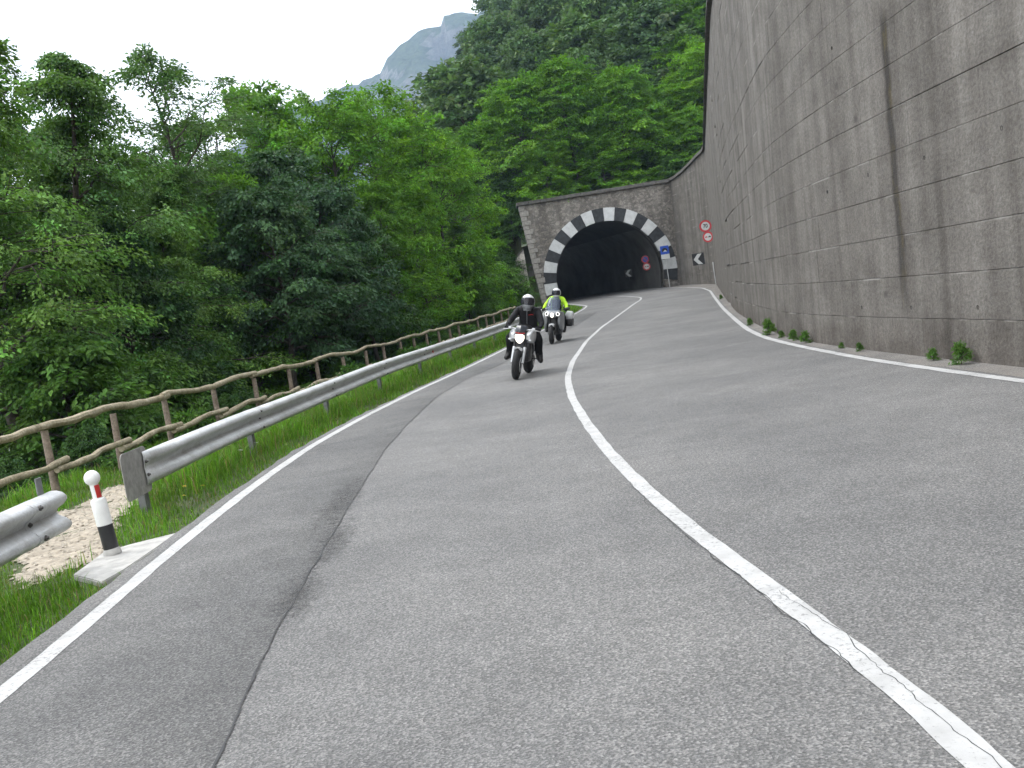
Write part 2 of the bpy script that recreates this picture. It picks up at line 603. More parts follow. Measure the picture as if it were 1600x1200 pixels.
M_LEAF = leaf_mat('leaf')
M_GRASS = leaf_mat('grass_blade', 0.55, 0.3, 0.0)

# ------------------------------------------------------------------ road geometry (metres; camera stands at x=0, y=0)
def zr(y):
    """height of the road: level, then climbing to the tunnel"""
    y = np.asarray(y, dtype=float)
    a = 0.000325
    z0, s0 = a * 2500, 2 * a * 50
    t = np.clip(y - 70, 0, 25)
    return np.where(y < 20, 0.0, np.where(y < 70, a * (y - 20) ** 2, z0 + s0 * t - s0 * t * t / 50))


LEFT = smooth_path([(-2.2, -30), (-2.45, -10), (-2.55, 0), (-2.62, 4.6), (-2.72, 6.55), (-2.8, 8.2), (-2.84, 10.56), (-2.8, 13.27), (-2.54, 16.34),
                    (-1.98, 20.73), (-1.21, 25.4), (-0.1, 32.5), (1.6, 42.6), (3.54, 52.8), (5.0, 60.5), (5.5, 64.0), (5.2, 68), (4.6, 74), (2.8, 84), (0.3, 94), (-3, 104)])
CENTRE = smooth_path([(1.5, -30), (1.25, -10), (1.17, 0), (1.14, 2.65), (1.08, 3.8), (0.93, 5.2), (0.83, 6.8), (0.77, 8.6), (0.76, 11.36), (0.82, 14.5), (1.0, 18.0),
                      (1.4, 22.2), (2.4, 30.0), (3.65, 37.6), (5.56, 47.2), (7.25, 55.4), (8.5, 60.8), (8.95, 64), (8.8, 68), (8.2, 74), (6.4, 84), (3.9, 94), (0.6, 104)])
RIGHT = smooth_path([(5.2, -30), (4.9, -10), (4.78, 0), (4.72, 9.3), (4.69, 11), (4.7, 13), (4.78, 15), (4.92, 17.3), (5.15, 20), (5.68, 23.6), (6.4, 27.6), (8.14, 37.1),
                     (10.55, 49.8), (12.0, 57.4), (12.8, 63.5), (12.7, 67.5), (12.0, 74), (10.1, 84), (7.6, 94), (4.3, 104)])
WALL = smooth_path([(5.6, -30), (5.35, -10), (5.25, 0), (5.2, 10.2), (5.16, 12), (5.15, 14.5), (5.19, 16.5), (5.4, 19.5), (5.87, 22.6), (6.6, 27.0), (7.66, 33.0),
                    (9.95, 44.5), (12.3, 56.2), (14.3, 66.2), (14.1, 69), (13.3, 74), (13.1, 75.4)], 0.5, 2)
STAIN_U = float(np.cumsum(np.hypot(*np.diff(WALL, axis=0).T))[np.argmin(np.abs(WALL[:, 1] - 12.5))])
M_WALL = concrete_wall()


def xat(P, y):
    return np.interp(y, P[:, 1], P[:, 0])


def hill(x, y):
    x, y = np.asarray(x, float), np.asarray(y, float)
    h = 7.6 + 0.34 * (y - 76) + 0.85 * np.clip(x - 8 - 9 * (1 - sstep(84, 125, y)), 0, None) - 1.15 * np.clip(1.2 + 0.07 * np.clip(y - 85, 0, 400) - x, 0, None)
    h = h - np.where(y > 235, 0.9 * (y - 235), 0)
    return h + 1.5 * np.sin(x * 0.11 + 1) * np.sin(y * 0.07) * sstep(90, 120, y)


def ground(x, y):
    """the land left of the road, running into the hillside behind the tunnel"""
    x, y = np.asarray(x, float), np.asarray(y, float)
    d = xat(LEFT, np.clip(y, -30, 74)) - x
    g = zr(np.clip(y, 0, 95)) - 0.06 - 0.03 * np.clip(d - 1, 0, 3) - 0.45 * np.clip(d - 4.2, 0, 14) - 0.16 * np.clip(d - 18.2, 0, 90)
    g = g + 0.04 * np.sin(x * 3.1 + y * 1.7) * np.sin(y * 2.3) * sstep(0.8, 2.0, d)
    g = g + 0.25 * np.sin(x * 0.7) * np.sin(y * 0.6 + 1) * sstep(5, 9, d)
    hs = sstep(74.3, 78.5, y)
    return g * (1 - hs) + np.maximum(g, hill(x, y)) * hs


def strip(name, A, B, zoff, mat, y0, y1, n=1, kind='structure', jag=0.0, wear=None):
    """sheet between two paths, following the road height"""
    ys = np.concatenate([np.arange(y0, y1, 0.4), [y1]])
    rows = []
    rng = np.random.default_rng(len(name))
    for y in ys:
        xa, xb = float(xat(A, y)), float(xat(B, y))
        rows.append([(xa + (xb - xa) * k / n, y, 0) for k in range(n + 1)])
    V = np.array(rows, dtype=float)
    V[:, :, 2] = zr(V[:, :, 1]) + zoff
    if jag:
        V[:, 0, 0] += rng.normal(0, jag, len(ys))
        V[:, -1, 0] += rng.normal(0, jag, len(ys))
    m = n + 1
    q = [(i * m + k, i * m + k + 1, (i + 1) * m + k + 1, (i + 1) * m + k) for i in range(len(ys) - 1) for k in range(n)]
    cols = None
    if wear is not None:
        cols = np.repeat(np.tile(np.array(wear), len(ys))[:, None], 3, 1)
    o = link_mesh(name, np_mesh(name, V.reshape(-1, 3), q, None, cols), mat)
    return tag(o, kind=kind) if kind else o


ROAD_L = offset_path(LEFT, -0.2)
road = strip('road', ROAD_L, WALL if False else offset_path(RIGHT, 2.6), 0.0, M_ASPH, -30, 104, 4, 'structure', 0.025)
# older, darker strip between the seam and the left edge line
SEAM = smooth_path([(-1.1, -30), (-1.15, -5), (-1.2, 0), (-1.25, 3.46), (-1.35, 4.44), (-1.42, 6.0), (-1.5, 8.1), (-1.6, 11.6), (-1.56, 14.5), (-1.4, 18.4), (-0.95, 22.0), (-0.2, 25.3), (1.1, 32.0), (3.2, 43), (5.2, 54)], 0.3, 2)
strip('asphalt_strip', offset_path(LEFT, -0.1), SEAM, 0.0022, M_ASPH_OLD, -30, 53, 4, 'structure', 0.006, (1.0, 0.98, 0.93, 0.85, 0.78))
strip('gutter', offset_path(RIGHT, 0.12), offset_path(WALL, 0.1), 0.003, M_GUTTER, -30, 73.5, 1, 'structure', 0.015)

# the open joint: a thin ragged line of tar
def ragged_line(name, P, w, zoff, mat, y0, y1, amp, seed, step=0.12):
    rng = np.random.default_rng(seed)
    ys = np.arange(y0, y1, step)
    x = xat(P, ys)
    k = np.convolve(rng.normal(0, 1, len(ys)), np.ones(6) / 6, 'same')
    x = x + k * amp
    ww = w * np.clip(0.55 + np.abs(np.convolve(rng.normal(0, 1, len(ys)), np.ones(4) / 4, 'same')), 0.3, 1.8)
    V = np.zeros((len(ys), 2, 3))
    V[:, 0, 0], V[:, 1, 0] = x - ww / 2, x + ww / 2
    V[:, :, 1] = ys[:, None]
    V[:, :, 2] = zr(ys)[:, None] + zoff
    q = [(2 * i, 2 * i + 1, 2 * i + 3, 2 * i + 2) for i in range(len(ys) - 1)]
    return link_mesh(name, np_mesh(name, V.reshape(-1, 3), q), mat)


tag(ragged_line('seam', SEAM, 0.009, 0.0056, M_SEAM, -10, 46, 0.012, 3, 0.05), kind='structure')
# bitumen bleed beside the joint
M_BLEED = asphalt('bitumen_bleed', (0.05, 0.05, 0.052), (0.16, 0.159, 0.158), 0.3, soft=True)


def bleed(cx, cy, rx, ry, slant, zo):
    n, rows = 28, 5
    V, T, C = [(cx, cy, zo)], [], [(0.35,) * 3]
    for k in range(1, rows + 1):
        for i in range(n):
            a = 2 * math.pi * i / n
            yy = ry * k / rows * math.sin(a)
            V.append((cx + rx * k / rows * math.cos(a) + slant * yy, cy + yy, zo))
            C.append((0.35 - 0.4 * k / rows,) * 3)
    for i in range(n):
        T.append((0, 1 + i, 1 + (i + 1) % n))
        for k in range(rows - 1):
            a, b_ = 1 + k * n + i, 1 + k * n + (i + 1) % n
            T += [(a, a + n, b_ + n), (a, b_ + n, b_)]
    tag(link_mesh('bitumen_stain', np_mesh('bitumen_stain', V, None, T, np.array(C)), M_BLEED), kind='structure')


bleed(-1.42, 7.0, 0.17, 1.0, -0.03, 0.0044)
bleed(-1.40, 5.6, 0.18, 0.75, -0.05, 0.0048)
bleed(-1.62, 8.6, 0.2, 1.4, -0.02, 0.0052)


def marking(name, P, w, y0, y1, label):
    rng = np.random.default_rng(len(label))
    ys = np.arange(y0, y1, 0.1)
    x = xat(P, ys)
    T = np.gradient(x, ys)
    h = w / 2 * np.sqrt(1 + T * T)
    e1 = np.convolve(rng.normal(0, 1, len(ys)), np.ones(3) / 3, 'same') * 0.005
    e2 = np.convolve(rng.normal(0, 1, len(ys)), np.ones(3) / 3, 'same') * 0.005
    V = np.zeros((len(ys), 2, 3))
    V[:, 0, 0], V[:, 1, 0] = x - h + e1, x + h + e2
    V[:, :, 1] = ys[:, None]
    V[:, :, 2] = zr(ys)[:, None] + 0.0052
    q = [(2 * i, 2 * i + 1, 2 * i + 3, 2 * i + 2) for i in range(len(ys) - 1)]
    o = link_mesh(name, np_mesh(name, V.reshape(-1, 3), q), M_PAINT)
    tag(o, kind='structure')


marking('road_marking', LEFT, 0.125, -20, 100, 'left')
marking('road_marking', CENTRE, 0.112, -20, 100, 'centre line')
marking('road_marking', RIGHT, 0.125, -20, 100, 'right edge')

# cracks that run along the centre line
CR1 = offset_path(CENTRE, 0.03)
CR2 = offset_path(CENTRE, -0.062)
tag(ragged_line('crack', CR1, 0.003, 0.0064, M_SEAM, 2.0, 4.4, 0.025, 5, 0.03), kind='structure')
tag(ragged_line('crack', CR2, 0.004, 0.0064, M_SEAM, 3.4, 7.5, 0.02, 6, 0.03), kind='structure')

# ------------------------------------------------------------------ ground
def ground_left():
    ys = np.concatenate([np.arange(-30, 30, 0.5), np.arange(30, 76.01, 1.0)])
    ds = np.concatenate([np.arange(0.1, 4.5, 0.25), np.arange(4.5, 20, 0.8), np.arange(20, 110, 6), [150, 250, 500, 1150]])
    V = np.zeros((len(ys), len(ds), 3))
    xe = xat(LEFT, np.clip(ys, -30, 73.5))
    # the ground passes under the edge of the asphalt
    V[:, :, 0] = xe[:, None] - ds[None, :]
    V[:, :, 1] = ys[:, None]
    V[:, :, 2] = ground(V[:, :, 0], V[:, :, 1])
    m = len(ds)
    V = V.reshape(-1, 3)
    q = [(i * m + k + 1, i * m + k, (i + 1) * m + k, (i + 1) * m + k + 1) for i in range(len(ys) - 1) for k in range(m - 1)]
    o = link_mesh('ground', np_mesh('ground', V, q), M_SOIL, smooth=True)
    tag(o, kind='structure')


ground_left()


def sheet(name, xs, ys, fn, mat):
    X, Y = np.meshgrid(xs, ys)
    Z = fn(X, Y)
    V = np.stack([X, Y, Z], -1).reshape(-1, 3)
    m = len(xs)
    q = [(i * m + k, i * m + k + 1, (i + 1) * m + k + 1, (i + 1) * m + k) for i in range(len(ys) - 1) for k in range(m - 1)]
    o = link_mesh(name, np_mesh(name, V, q), mat, smooth=True)
    return tag(o, kind='structure')


sheet('hillside', np.concatenate([[-1150, -500, -300, -200], np.arange(-150, 2, 3), [1.8, 2.6, 5], np.arange(8, 160, 4), [200, 300]]),
      np.concatenate([np.arange(75.6, 90, 1.2), np.arange(90, 300, 5), [340, 420, 520, 700, 1000, 1850]]),
      lambda x, y: np.maximum(np.where(x > 2, hill(x, y), ground(x, y)), -30), M_FOREST)
# bank behind the retaining wall
def bank(x, y):
    return 9.0 + 0.62 * np.clip(x - xat(WALL, np.clip(y, -30, 73)) - 0.8, 0, 300) + 0 * y


def bank_sheet():
    ys = np.arange(-30, 62, 3.0)
    ds = [0.75, 2, 5, 10, 20, 40, 80, 150]
    V = np.array([[(float(xat(WALL, min(y, 73))) + d, y, 0) for d in ds] for y in ys])
    V[:, :, 2] = 8.7 + 0.62 * (np.array(ds) - 0.75)[None, :]
    m = len(ds)
    q = [(i * m + k, i * m + k + 1, (i + 1) * m + k + 1, (i + 1) * m + k) for i in range(len(ys) - 1) for k in range(m - 1)]
    tag(link_mesh('bank', np_mesh('bank', V.reshape(-1, 3), q), M_FOREST, smooth=True), kind='structure')


bank_sheet()


# far mountain
def mountain():
    prof = [(-700, 120), (-520, 205), (-400, 268), (-300, 318), (-231, 339), (-172, 353), (-135, 356), (-120, 360), (-106, 382), (-80, 400), (-58, 414), (-35, 414), (-20, 416),
            (-13, 430), (10, 432), (34, 426), (68, 437), (130, 470), (220, 500), (330, 480), (480, 400), (700, 250)]
    px, pz = np.array(prof, dtype=float).T
    xs = np.arange(-700, 700, 7.0)
    ts = np.linspace(0, 1, 60)
    ridge = np.interp(xs, px, pz)
    rng = np.random.default_rng(4)
    X = np.zeros((len(ts), len(xs), 3))
    # layered value noise
    def vn(u, v, f, seed):
        r = np.random.default_rng(seed).random((64, 64))
        a, b = u * f, v * f
        i, j = np.floor(a).astype(int), np.floor(b).astype(int)
        s, t = a - i, b - j
        s, t = s * s * (3 - 2 * s), t * t * (3 - 2 * t)
        g = lambda p, q: r[p % 64, q % 64]
        return (g(i, j) * (1 - s) + g(i + 1, j) * s) * (1 - t) + (g(i, j + 1) * (1 - s) + g(i + 1, j + 1) * s) * t
    for k, t in enumerate(ts):
        back = t
        zz = ridge * (t ** 0.9) - 30 * (1 - t)
        X[k, :, 0] = xs
        X[k, :, 1] = 1220 + 280 * t ** 1.15
        X[k, :, 2] = zz
    U, Vv = X[:, :, 0] / 100 + 20, X[:, :, 2] / 100 + 5
    rel = (vn(U, Vv, 1.3, 1) - .5) * 70 + (vn(U, Vv, 3.1, 2) - .5) * 34 + (vn(U, Vv, 8, 3) - .5) * 14
    gully = (vn(U, Vv * 0.25, 4.2, 5) - .5) * 40
    fade = np.minimum(1, (1 - ts) * 6)[:, None]
    X[:, :, 1] += (rel + gully) * (0.25 + 0.75 * fade)
    X[:, :, 2] += ((vn(U, Vv, 9, 7) - .5) * 7 + (vn(U, Vv, 3, 8) - .5) * 5)
    b = X[-1].copy()
    b[:, 1] += 200
    b[:, 2] = -30
    V = np.concatenate([X.reshape(-1, 3), b])
    m = len(xs)
    q = [(i * m + k, i * m + k + 1, (i + 1) * m + k + 1, (i + 1) * m + k) for i in range(len(ts)) for k in range(m - 1)]
    mt, nt, bs = new_mat('mountain_rock')
    tc = N(nt, 'ShaderNodeTexCoord').outputs['Object']
    geo = N(nt, 'ShaderNodeNewGeometry')
    sp = N(nt, 'ShaderNodeSeparateXYZ')
    nt.links.new(geo.outputs['Normal'], sp.inputs[0])
    n1 = noise(nt, tc, 0.018, 6, 0.7)
    ad = N(nt, 'ShaderNodeMath', operation='MULTIPLY_ADD')
    ad.inputs[1].default_value = 0.9
    nt.links.new(n1, ad.inputs[0])
    nt.links.new(sp.outputs[2], ad.inputs[2])
    wood = ramp(nt, ad.outputs[0], [(0.72, (0, 0, 0)), (0.92, (1, 1, 1))])
    rock = ramp(nt, noise(nt, mapping(nt, tc, (0.03, 0.03, 0.008)), 1.0, 6, 0.7), [(0.3, (0.07, 0.068, 0.066)), (0.7, (0.3, 0.285, 0.27))])
    green = ramp(nt, noise(nt, tc, 0.12, 4, 0.7), [(0.3, (0.02, 0.034, 0.014)), (0.7, (0.06, 0.09, 0.03))])
    nt.links.new(mixc(nt, rock, green, wood), bs.inputs['Base Color'])
    bs.inputs['Roughness'].default_value = 0.95
    bump(nt, noise(nt, tc, 0.09, 5, 0.7), 1.0, 12, bs)
    tag(link_mesh('mountain', np_mesh('mountain', V, q), mt), kind='structure')


mountain()

# ------------------------------------------------------------------ retaining wall on the right
WU = np.concatenate([[0], np.cumsum(np.hypot(*np.diff(WALL, axis=0).T))])
BATTER = 0.05


def wall_top(y):
    """top of the wall: level, then sweeping down to the tunnel face"""
    return 9.75 - 0.012 * np.clip(y - 30, 0, 40) - 0.75 * sstep(66.5, 73.5, y)


def wall_pt(u, z, out=0.0):
    """point on the wall face; out > 0 towards the road"""
    x, y = np.interp(u, WU, WALL[:, 0]), np.interp(u, WU, WALL[:, 1])
    x2, y2 = np.interp(u + 0.3, WU, WALL[:, 0]), np.interp(u + 0.3, WU, WALL[:, 1])
    x1, y1 = np.interp(u - 0.3, WU, WALL[:, 0]), np.interp(u - 0.3, WU, WALL[:, 1])
    tx, ty = x2 - x1, y2 - y1
    l = math.hypot(tx, ty) or 1
    nx, ny = ty / l, -tx / l          # to the right, into the hill
    zb = float(zr(y))
    o = BATTER * (z - zb) - out
    return (float(x + nx * o), float(y + ny * o), float(z))


wall = empty('retaining_wall', (0, 0, 0), label='tall curved grey concrete retaining wall along the right side of the road', cat='wall')
def wall_body():
    us = np.arange(0, WU[-1] + 0.01, 1.0)
    us[-1] = WU[-1]
    V, uv = [], []
    for u in us:
        y = float(np.interp(u, WU, WALL[:, 1]))
        zt = float(wall_top(y))
        zb = float(zr(y)) - 0.3
        f0 = -0.06 if y < 41 else 0.0
        for (z, o) in ((zb, f0), (zt - 0.02, f0), (zt - 0.02, -0.8), (zb, -1.4)):
            V.append(wall_pt(u, z, o))
            uv.append((u, z))
    q = []
    for i in range(len(us) - 1):
        for k in range(4):
            q.append((i * 4 + k, i * 4 + (k + 1) % 4, (i + 1) * 4 + (k + 1) % 4, (i + 1) * 4 + k))
    q += [(0, 1, 2, 3), tuple(4 * (len(us) - 1) + k for k in (3, 2, 1, 0))]
    link_mesh('wall_body', np_mesh('wall_body', V, q, None, None, uv), M_WALL, wall)


wall_body()


WEEP = [(8.5 + 1.8 * k, 2.41 + 0.03 * (k % 2)) for k in range(5)] + [(9.3 + 1.75 * k, 0.62) for k in range(4)] + [(14.95, 4.41)]
M_WEEP = flat('weep_pipe', (0.03, 0.027, 0.024), 0.9)


def wall_panels():
    """the concrete was cast in low lifts: every lift is a run of panels, each a little proud or shy of its neighbours"""
    rng = np.random.default_rng(11)
    LH = 0.535
    cand = []
    for c in range(18):
        u = rng.uniform(-2, 0)
        lift_off = rng.normal(0, 0.002)
        while u < WU[-1]:
            L = rng.uniform(3.5, 8.0)
            ua, ub = max(u, 0), min(u + L, WU[-1])
            u += L
            if ub - ua < 0.3 or float(np.interp(ub, WU, WALL[:, 1])) > 41:
                continue
            ym = float(np.interp((ua + ub) / 2, WU, WALL[:, 1]))
            xm = float(np.interp((ua + ub) / 2, WU, WALL[:, 0]))
            zb0, zt = float(zr(ym)), float(wall_top(ym))
            z0 = zb0 - 0.05 + c * LH
            if z0 > zt - 0.1:
                continue
            z1 = min(z0 + LH, zt)
            dist = math.hypot(xm, ym)
            el = (z0 - 1.45) / max(dist, 1)
            seen = ym > 6 and el < 0.46 - 0.012 * (0 if ym > 20 else 1)
            size = (ub - ua) * LH / (dist * dist) * (1 if seen else 0)
            cand.append((size, ua, ub, z0, z1, lift_off + rng.normal(0, 0.002)))
    cand.sort(key=lambda a: -a[0])
    def geo(ua, ub, z0, z1, off):
        n = max(1, int((ub - ua) / 1.1))
        V, uv, q = [], [], []
        g = 0.0035
        for i in range(n + 1):
            u = ua + g + (ub - ua - 2 * g) * i / n
            for (z, o) in ((z0 + g, off), (z1 - g, off), (z1 - g, off - 0.07), (z0 + g, off - 0.07)):
                V.append(wall_pt(u, z, o))
                uv.append((u, z))
        for i in range(n):
            for k in range(4):
                q.append((i * 4 + k, i * 4 + (k + 1) % 4, (i + 1) * 4 + (k + 1) % 4, (i + 1) * 4 + k))
        q += [(0, 1, 2, 3), (4 * n + 3, 4 * n + 2, 4 * n + 1, 4 * n)]
        return V, uv, q
    rest = ([], [], [])
    for i, (s, ua, ub, z0, z1, off) in enumerate(cand):
        V, uv, q = geo(ua, ub, z0, z1, off)
        if i < 290 and s > 0:
            link_mesh('panel', np_mesh('panel', V, q, None, None, uv), M_WALL, wall)
        else:
            n = len(rest[0])
            rest[0].extend(V)
            rest[1].extend(uv)
            rest[2].extend([tuple(k + n for k in f) for f in q])
    o = link_mesh('panel_field', np_mesh('panel_field', rest[0], rest[2], None, None, rest[1]), M_WALL, wall)
    o['kind'] = 'stuff'


wall_panels()
# weep holes: short clay pipes in dark sockets
for (wy, wz) in WEEP:
    u = float(np.interp(wy, WALL[:, 1], WU))
    c0, c1 = Vector(wall_pt(u, wz, 0.006)), Vector(wall_pt(u, wz, -0.12))
    ax = (c1 - c0).normalized()
    M = Matrix.Translation(c0) @ ax.to_track_quat('Z', 'Y').to_matrix().to_4x4()
    MB().lathe([(0.017, 0.0), (0.026, 0.0), (0.026, 0.12), (0.017, 0.12), (0.017, 0.0)], n=12, M=M).build('weep_hole', M_WEEP, wall, smooth=True)
# dark coping along the top of the wall, one slab after another
us = np.arange(30, WU[-1] - 0.2, 1.6)
for u in us:
    mb = MB()
    rings = []
    for uu in (u + 0.01, min(u + 1.59, WU[-1])):
        y = float(np.interp(uu, WU, WALL[:, 1]))
        zt = float(wall_top(y))
        rings.append([wall_pt(uu, zt + a, o) for a, o in ((0.0, 0.14), (0.2, 0.12), (0.22, -0.75), (0.0, -0.8))])
    mb.loft(rings)
    mb.build('coping', M_COPING, wall)

# ------------------------------------------------------------------ tunnel portal and lining
tunnel = empty('tunnel_portal', (8.39, 74, 0.9), label='rubble stone tunnel portal with black and white painted arch', cat='tunnel')
TX, TZ, RI, RO = 8.39, 2.45, 4.0, 4.92
PL = Vector((-8.39, -74, -0.9))


def arch_pts(r, n=48, a0=-112, a1=112):
    return [(TX + r * math.sin(R(a0 + (a1 - a0) * i / n)), TZ + r * math.cos(R(a0 + (a1 - a0) * i / n))) for i in range(n + 1)]


def facade():
    inner = [(TX - 3.95, 0.5), (TX - 3.95, 1.0)] + arch_pts(RI, 44, -104, 104) + [(TX + 3.95, 1.0), (TX + 3.95, 0.5)]
    def hit(px, pz):
        """project from the arch centre on to the outline of the face"""
        dx, dz = px - TX, pz - TZ
        best = 1e9
        # left edge: x = 2.5 + (8.44 - z) * 0.095
        for f in (lambda t: (TX + dx * t) - (2.5 + (8.44 - (TZ + dz * t)) * 0.09),
                  lambda t: (14.3 - (8.44 - (TZ + dz * t)) * 0.06) - (TX + dx * t),
                  lambda t: 8.44 - (TZ + dz * t),
                  lambda t: (TZ + dz * t) - 0.4):
            a, b_ = f(0), f(1)
            if a != b_ and a > 0:
                t = a / (a - b_)
                if t > 0:
                    best = min(best, t)
        return (TX + dx * best, TZ + dz * best)
    rows = []
    K = 5
    for p in inner:
        o = hit(*p)
        rows.append([(p[0] + (o[0] - p[0]) * k / K, p[1] + (o[1] - p[1]) * k / K) for k in range(K + 1)])
    # exact corners at the top
    def snap(cx, cz):
        i = min(range(len(rows)), key=lambda i: (rows[i][-1][0] - cx) ** 2 + (rows[i][-1][1] - cz) ** 2)
        p = rows[i][0]
        rows[i] = [(p[0] + (cx - p[0]) * k / K, p[1] + (cz - p[1]) * k / K) for k in range(K + 1)]
    snap(2.5, 8.44)
    snap(14.3, 8.44)
    mb = MB()
    n, m = len(rows), K + 1
    y0, y1 = 74.0, 75.6
    vs_ = [(x, y0, z) for r in rows for x, z in r] + [(x, y1, z) for r in rows for x, z in r]
    o2 = n * m
    fs = []
    for i in range(n - 1):
        for k in range(K):
            a = (i * m + k, i * m + k + 1, (i + 1) * m + k + 1, (i + 1) * m + k)
            fs.append(a)
            fs.append(tuple(j + o2 for j in reversed(a)))
        fs.append((i * m, (i + 1) * m, (i + 1) * m + o2, i * m + o2))
        fs.append((i * m + K, i * m + K + o2, (i + 1) * m + K + o2, (i + 1) * m + K))
    mb.add([Vector(v) + PL for v in vs_], fs)
    mb.build('facade', M_STONE, tunnel)


facade()
for i in range(-10, 10):                       # painted arch stones, white where the index is even
    a = 7.0 + 10.1 * i
    poly = []
    for s in np.linspace(a - 4.97, a + 4.97, 5):
        poly.append((TX + RO * math.sin(R(s)), TZ + RO * math.cos(R(s))))
    for s in np.linspace(a + 4.97, a - 4.97, 5):
        poly.append((TX + (RI - 0.03) * math.sin(R(s)), TZ + (RI - 0.03) * math.cos(R(s))))
    d = 0.05 + 0.012 * math.sin(i * 2.3)
    mb = MB().prism(poly, 0.5, Matrix.Translation(Vector((0, 74 - d, 0)) + PL))
    mb.build('arch_stone', M_WHT if i % 2 == 0 else M_BLK, tunnel)
rq = random.Random(5)
z = 0.7
k = 0
while z < 8.3:                                  # long-and-short corner stones on the left edge
    h = rq.uniform(0.3, 0.42)
    w = 0.62 if k % 2 else 0.4
    xl_ = 2.5 + (8.44 - z - h / 2) * 0.09
    mb = MB().box(Vector((xl_ + w / 2 - 0.035, 74.3, z + h / 2)) + PL, (w, 0.72, h - 0.03), bevel=0.025)
    mb.build('quoin', M_QUOIN, tunnel)
    z += h
    k += 1
x = 2.35
while x < 13.5:                                 # coping slabs along the top
    w = min(rq.uniform(0.85, 1.15), 13.62 - x)
    MB().box(Vector((x + w / 2, 74.62, 8.56 + rq.uniform(-.01, .01))) + PL, (w - 0.015, 1.75, 0.24), bevel=0.02).build('coping', M_COPING, tunnel)
    x += w


LPATH = []


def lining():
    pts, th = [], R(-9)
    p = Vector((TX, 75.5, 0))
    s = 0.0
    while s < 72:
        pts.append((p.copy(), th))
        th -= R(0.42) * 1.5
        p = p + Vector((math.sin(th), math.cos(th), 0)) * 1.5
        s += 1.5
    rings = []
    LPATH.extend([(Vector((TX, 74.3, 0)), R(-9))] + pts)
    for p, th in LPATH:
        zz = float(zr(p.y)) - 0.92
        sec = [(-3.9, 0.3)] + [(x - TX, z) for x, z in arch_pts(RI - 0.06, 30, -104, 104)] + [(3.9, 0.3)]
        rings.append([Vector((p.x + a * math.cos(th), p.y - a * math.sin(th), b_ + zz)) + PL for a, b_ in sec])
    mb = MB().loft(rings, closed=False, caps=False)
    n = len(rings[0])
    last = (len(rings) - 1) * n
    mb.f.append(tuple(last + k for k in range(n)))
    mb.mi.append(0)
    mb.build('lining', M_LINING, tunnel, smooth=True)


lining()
# added paler skin on the right lining: daylight from the mouth put into its colour
def lit_lining():
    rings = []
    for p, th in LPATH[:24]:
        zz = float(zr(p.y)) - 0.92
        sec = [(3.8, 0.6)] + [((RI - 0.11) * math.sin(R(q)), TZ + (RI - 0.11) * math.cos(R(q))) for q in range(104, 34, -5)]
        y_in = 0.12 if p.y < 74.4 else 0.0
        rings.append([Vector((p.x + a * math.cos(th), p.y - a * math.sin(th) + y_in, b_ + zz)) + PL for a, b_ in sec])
    MB().loft(rings, closed=False, caps=False).build('lit_lining', M_LIT_LINING, tunnel, smooth=True)


M_LIT_LINING = flat('lit_lining_concrete', (0.11, 0.107, 0.102), 0.9, var=0.4, scale=0.7)  # lighter copy of the lining concrete, standing in for light falling on it
lit_lining()
# pale wing wall that runs back beside the portal on the left
wing = empty('wing_wall', (1.95, 75.2, 0), label='pale stone wing wall left of the tunnel portal, half hidden by bushes', cat='wall')
mb = MB()
rings = []
for x_, zt in ((0.0, 5.3), (-0.5, 4.9), (-1.0, 4.2), (-1.6, 3.1)):
    rings.append([(x_ + 0.55, -0.25 - 0.25 * x_, -0.5), (x_ + 0.45, -0.1 - 0.25 * x_, zt), (x_ + 0.45, 0.5 - 0.25 * x_, zt), (x_ + 0.45, 0.6 - 0.25 * x_, -0.5)])
mb.loft(rings)
mb.build('masonry', M_PALE, wing)
mb = MB()
mb.loft([[(r[1][0], r[1][1] - 0.06, r[1][2]), (r[1][0], r[1][1] - 0.06, r[1][2] + 0.14), (r[2][0], r[2][1] + 0.06, r[2][2] + 0.14), (r[2][0], r[2][1] + 0.06, r[2][2])] for r in rings])
mb.build('coping', M_COPING, wing)

# ------------------------------------------------------------------ guard rails
W_PROF = [(o_ * 1.3, h_) for o_, h_ in [(0.0, 0.33), (0.03, 0.326), (0.062, 0.308), (0.083, 0.278), (0.083, 0.255), (0.06, 0.222), (0.018, 0.19), (0.008, 0.165),
          (0.018, 0.14), (0.06, 0.108), (0.083, 0.075), (0.083, 0.052), (0.062, 0.022), (0.03, 0.004), (0.0, 0.0)]]
RAILP = offset_path(LEFT, -0.88)
# towards the tunnel the rail drifts a little away from the line
RAILP = offset_path(LEFT, -(0.84 + 0.2 * sstep(14, 30, LEFT[:, 1])))


def rail_z(y):
    return float(zr(y) + 0.60 + 0.09 * sstep(14, 24, y))


def rail_frame(y):
    x = float(xat(RAILP, y))
    t = Vector((float(xat(RAILP, y + 0.2)) - float(xat(RAILP, y - 0.2)), 0.4, 0)).normalized()
    return Vector((x, y, 0)), t, Vector((t.y, -t.x, 0))     # point, along, towards the road


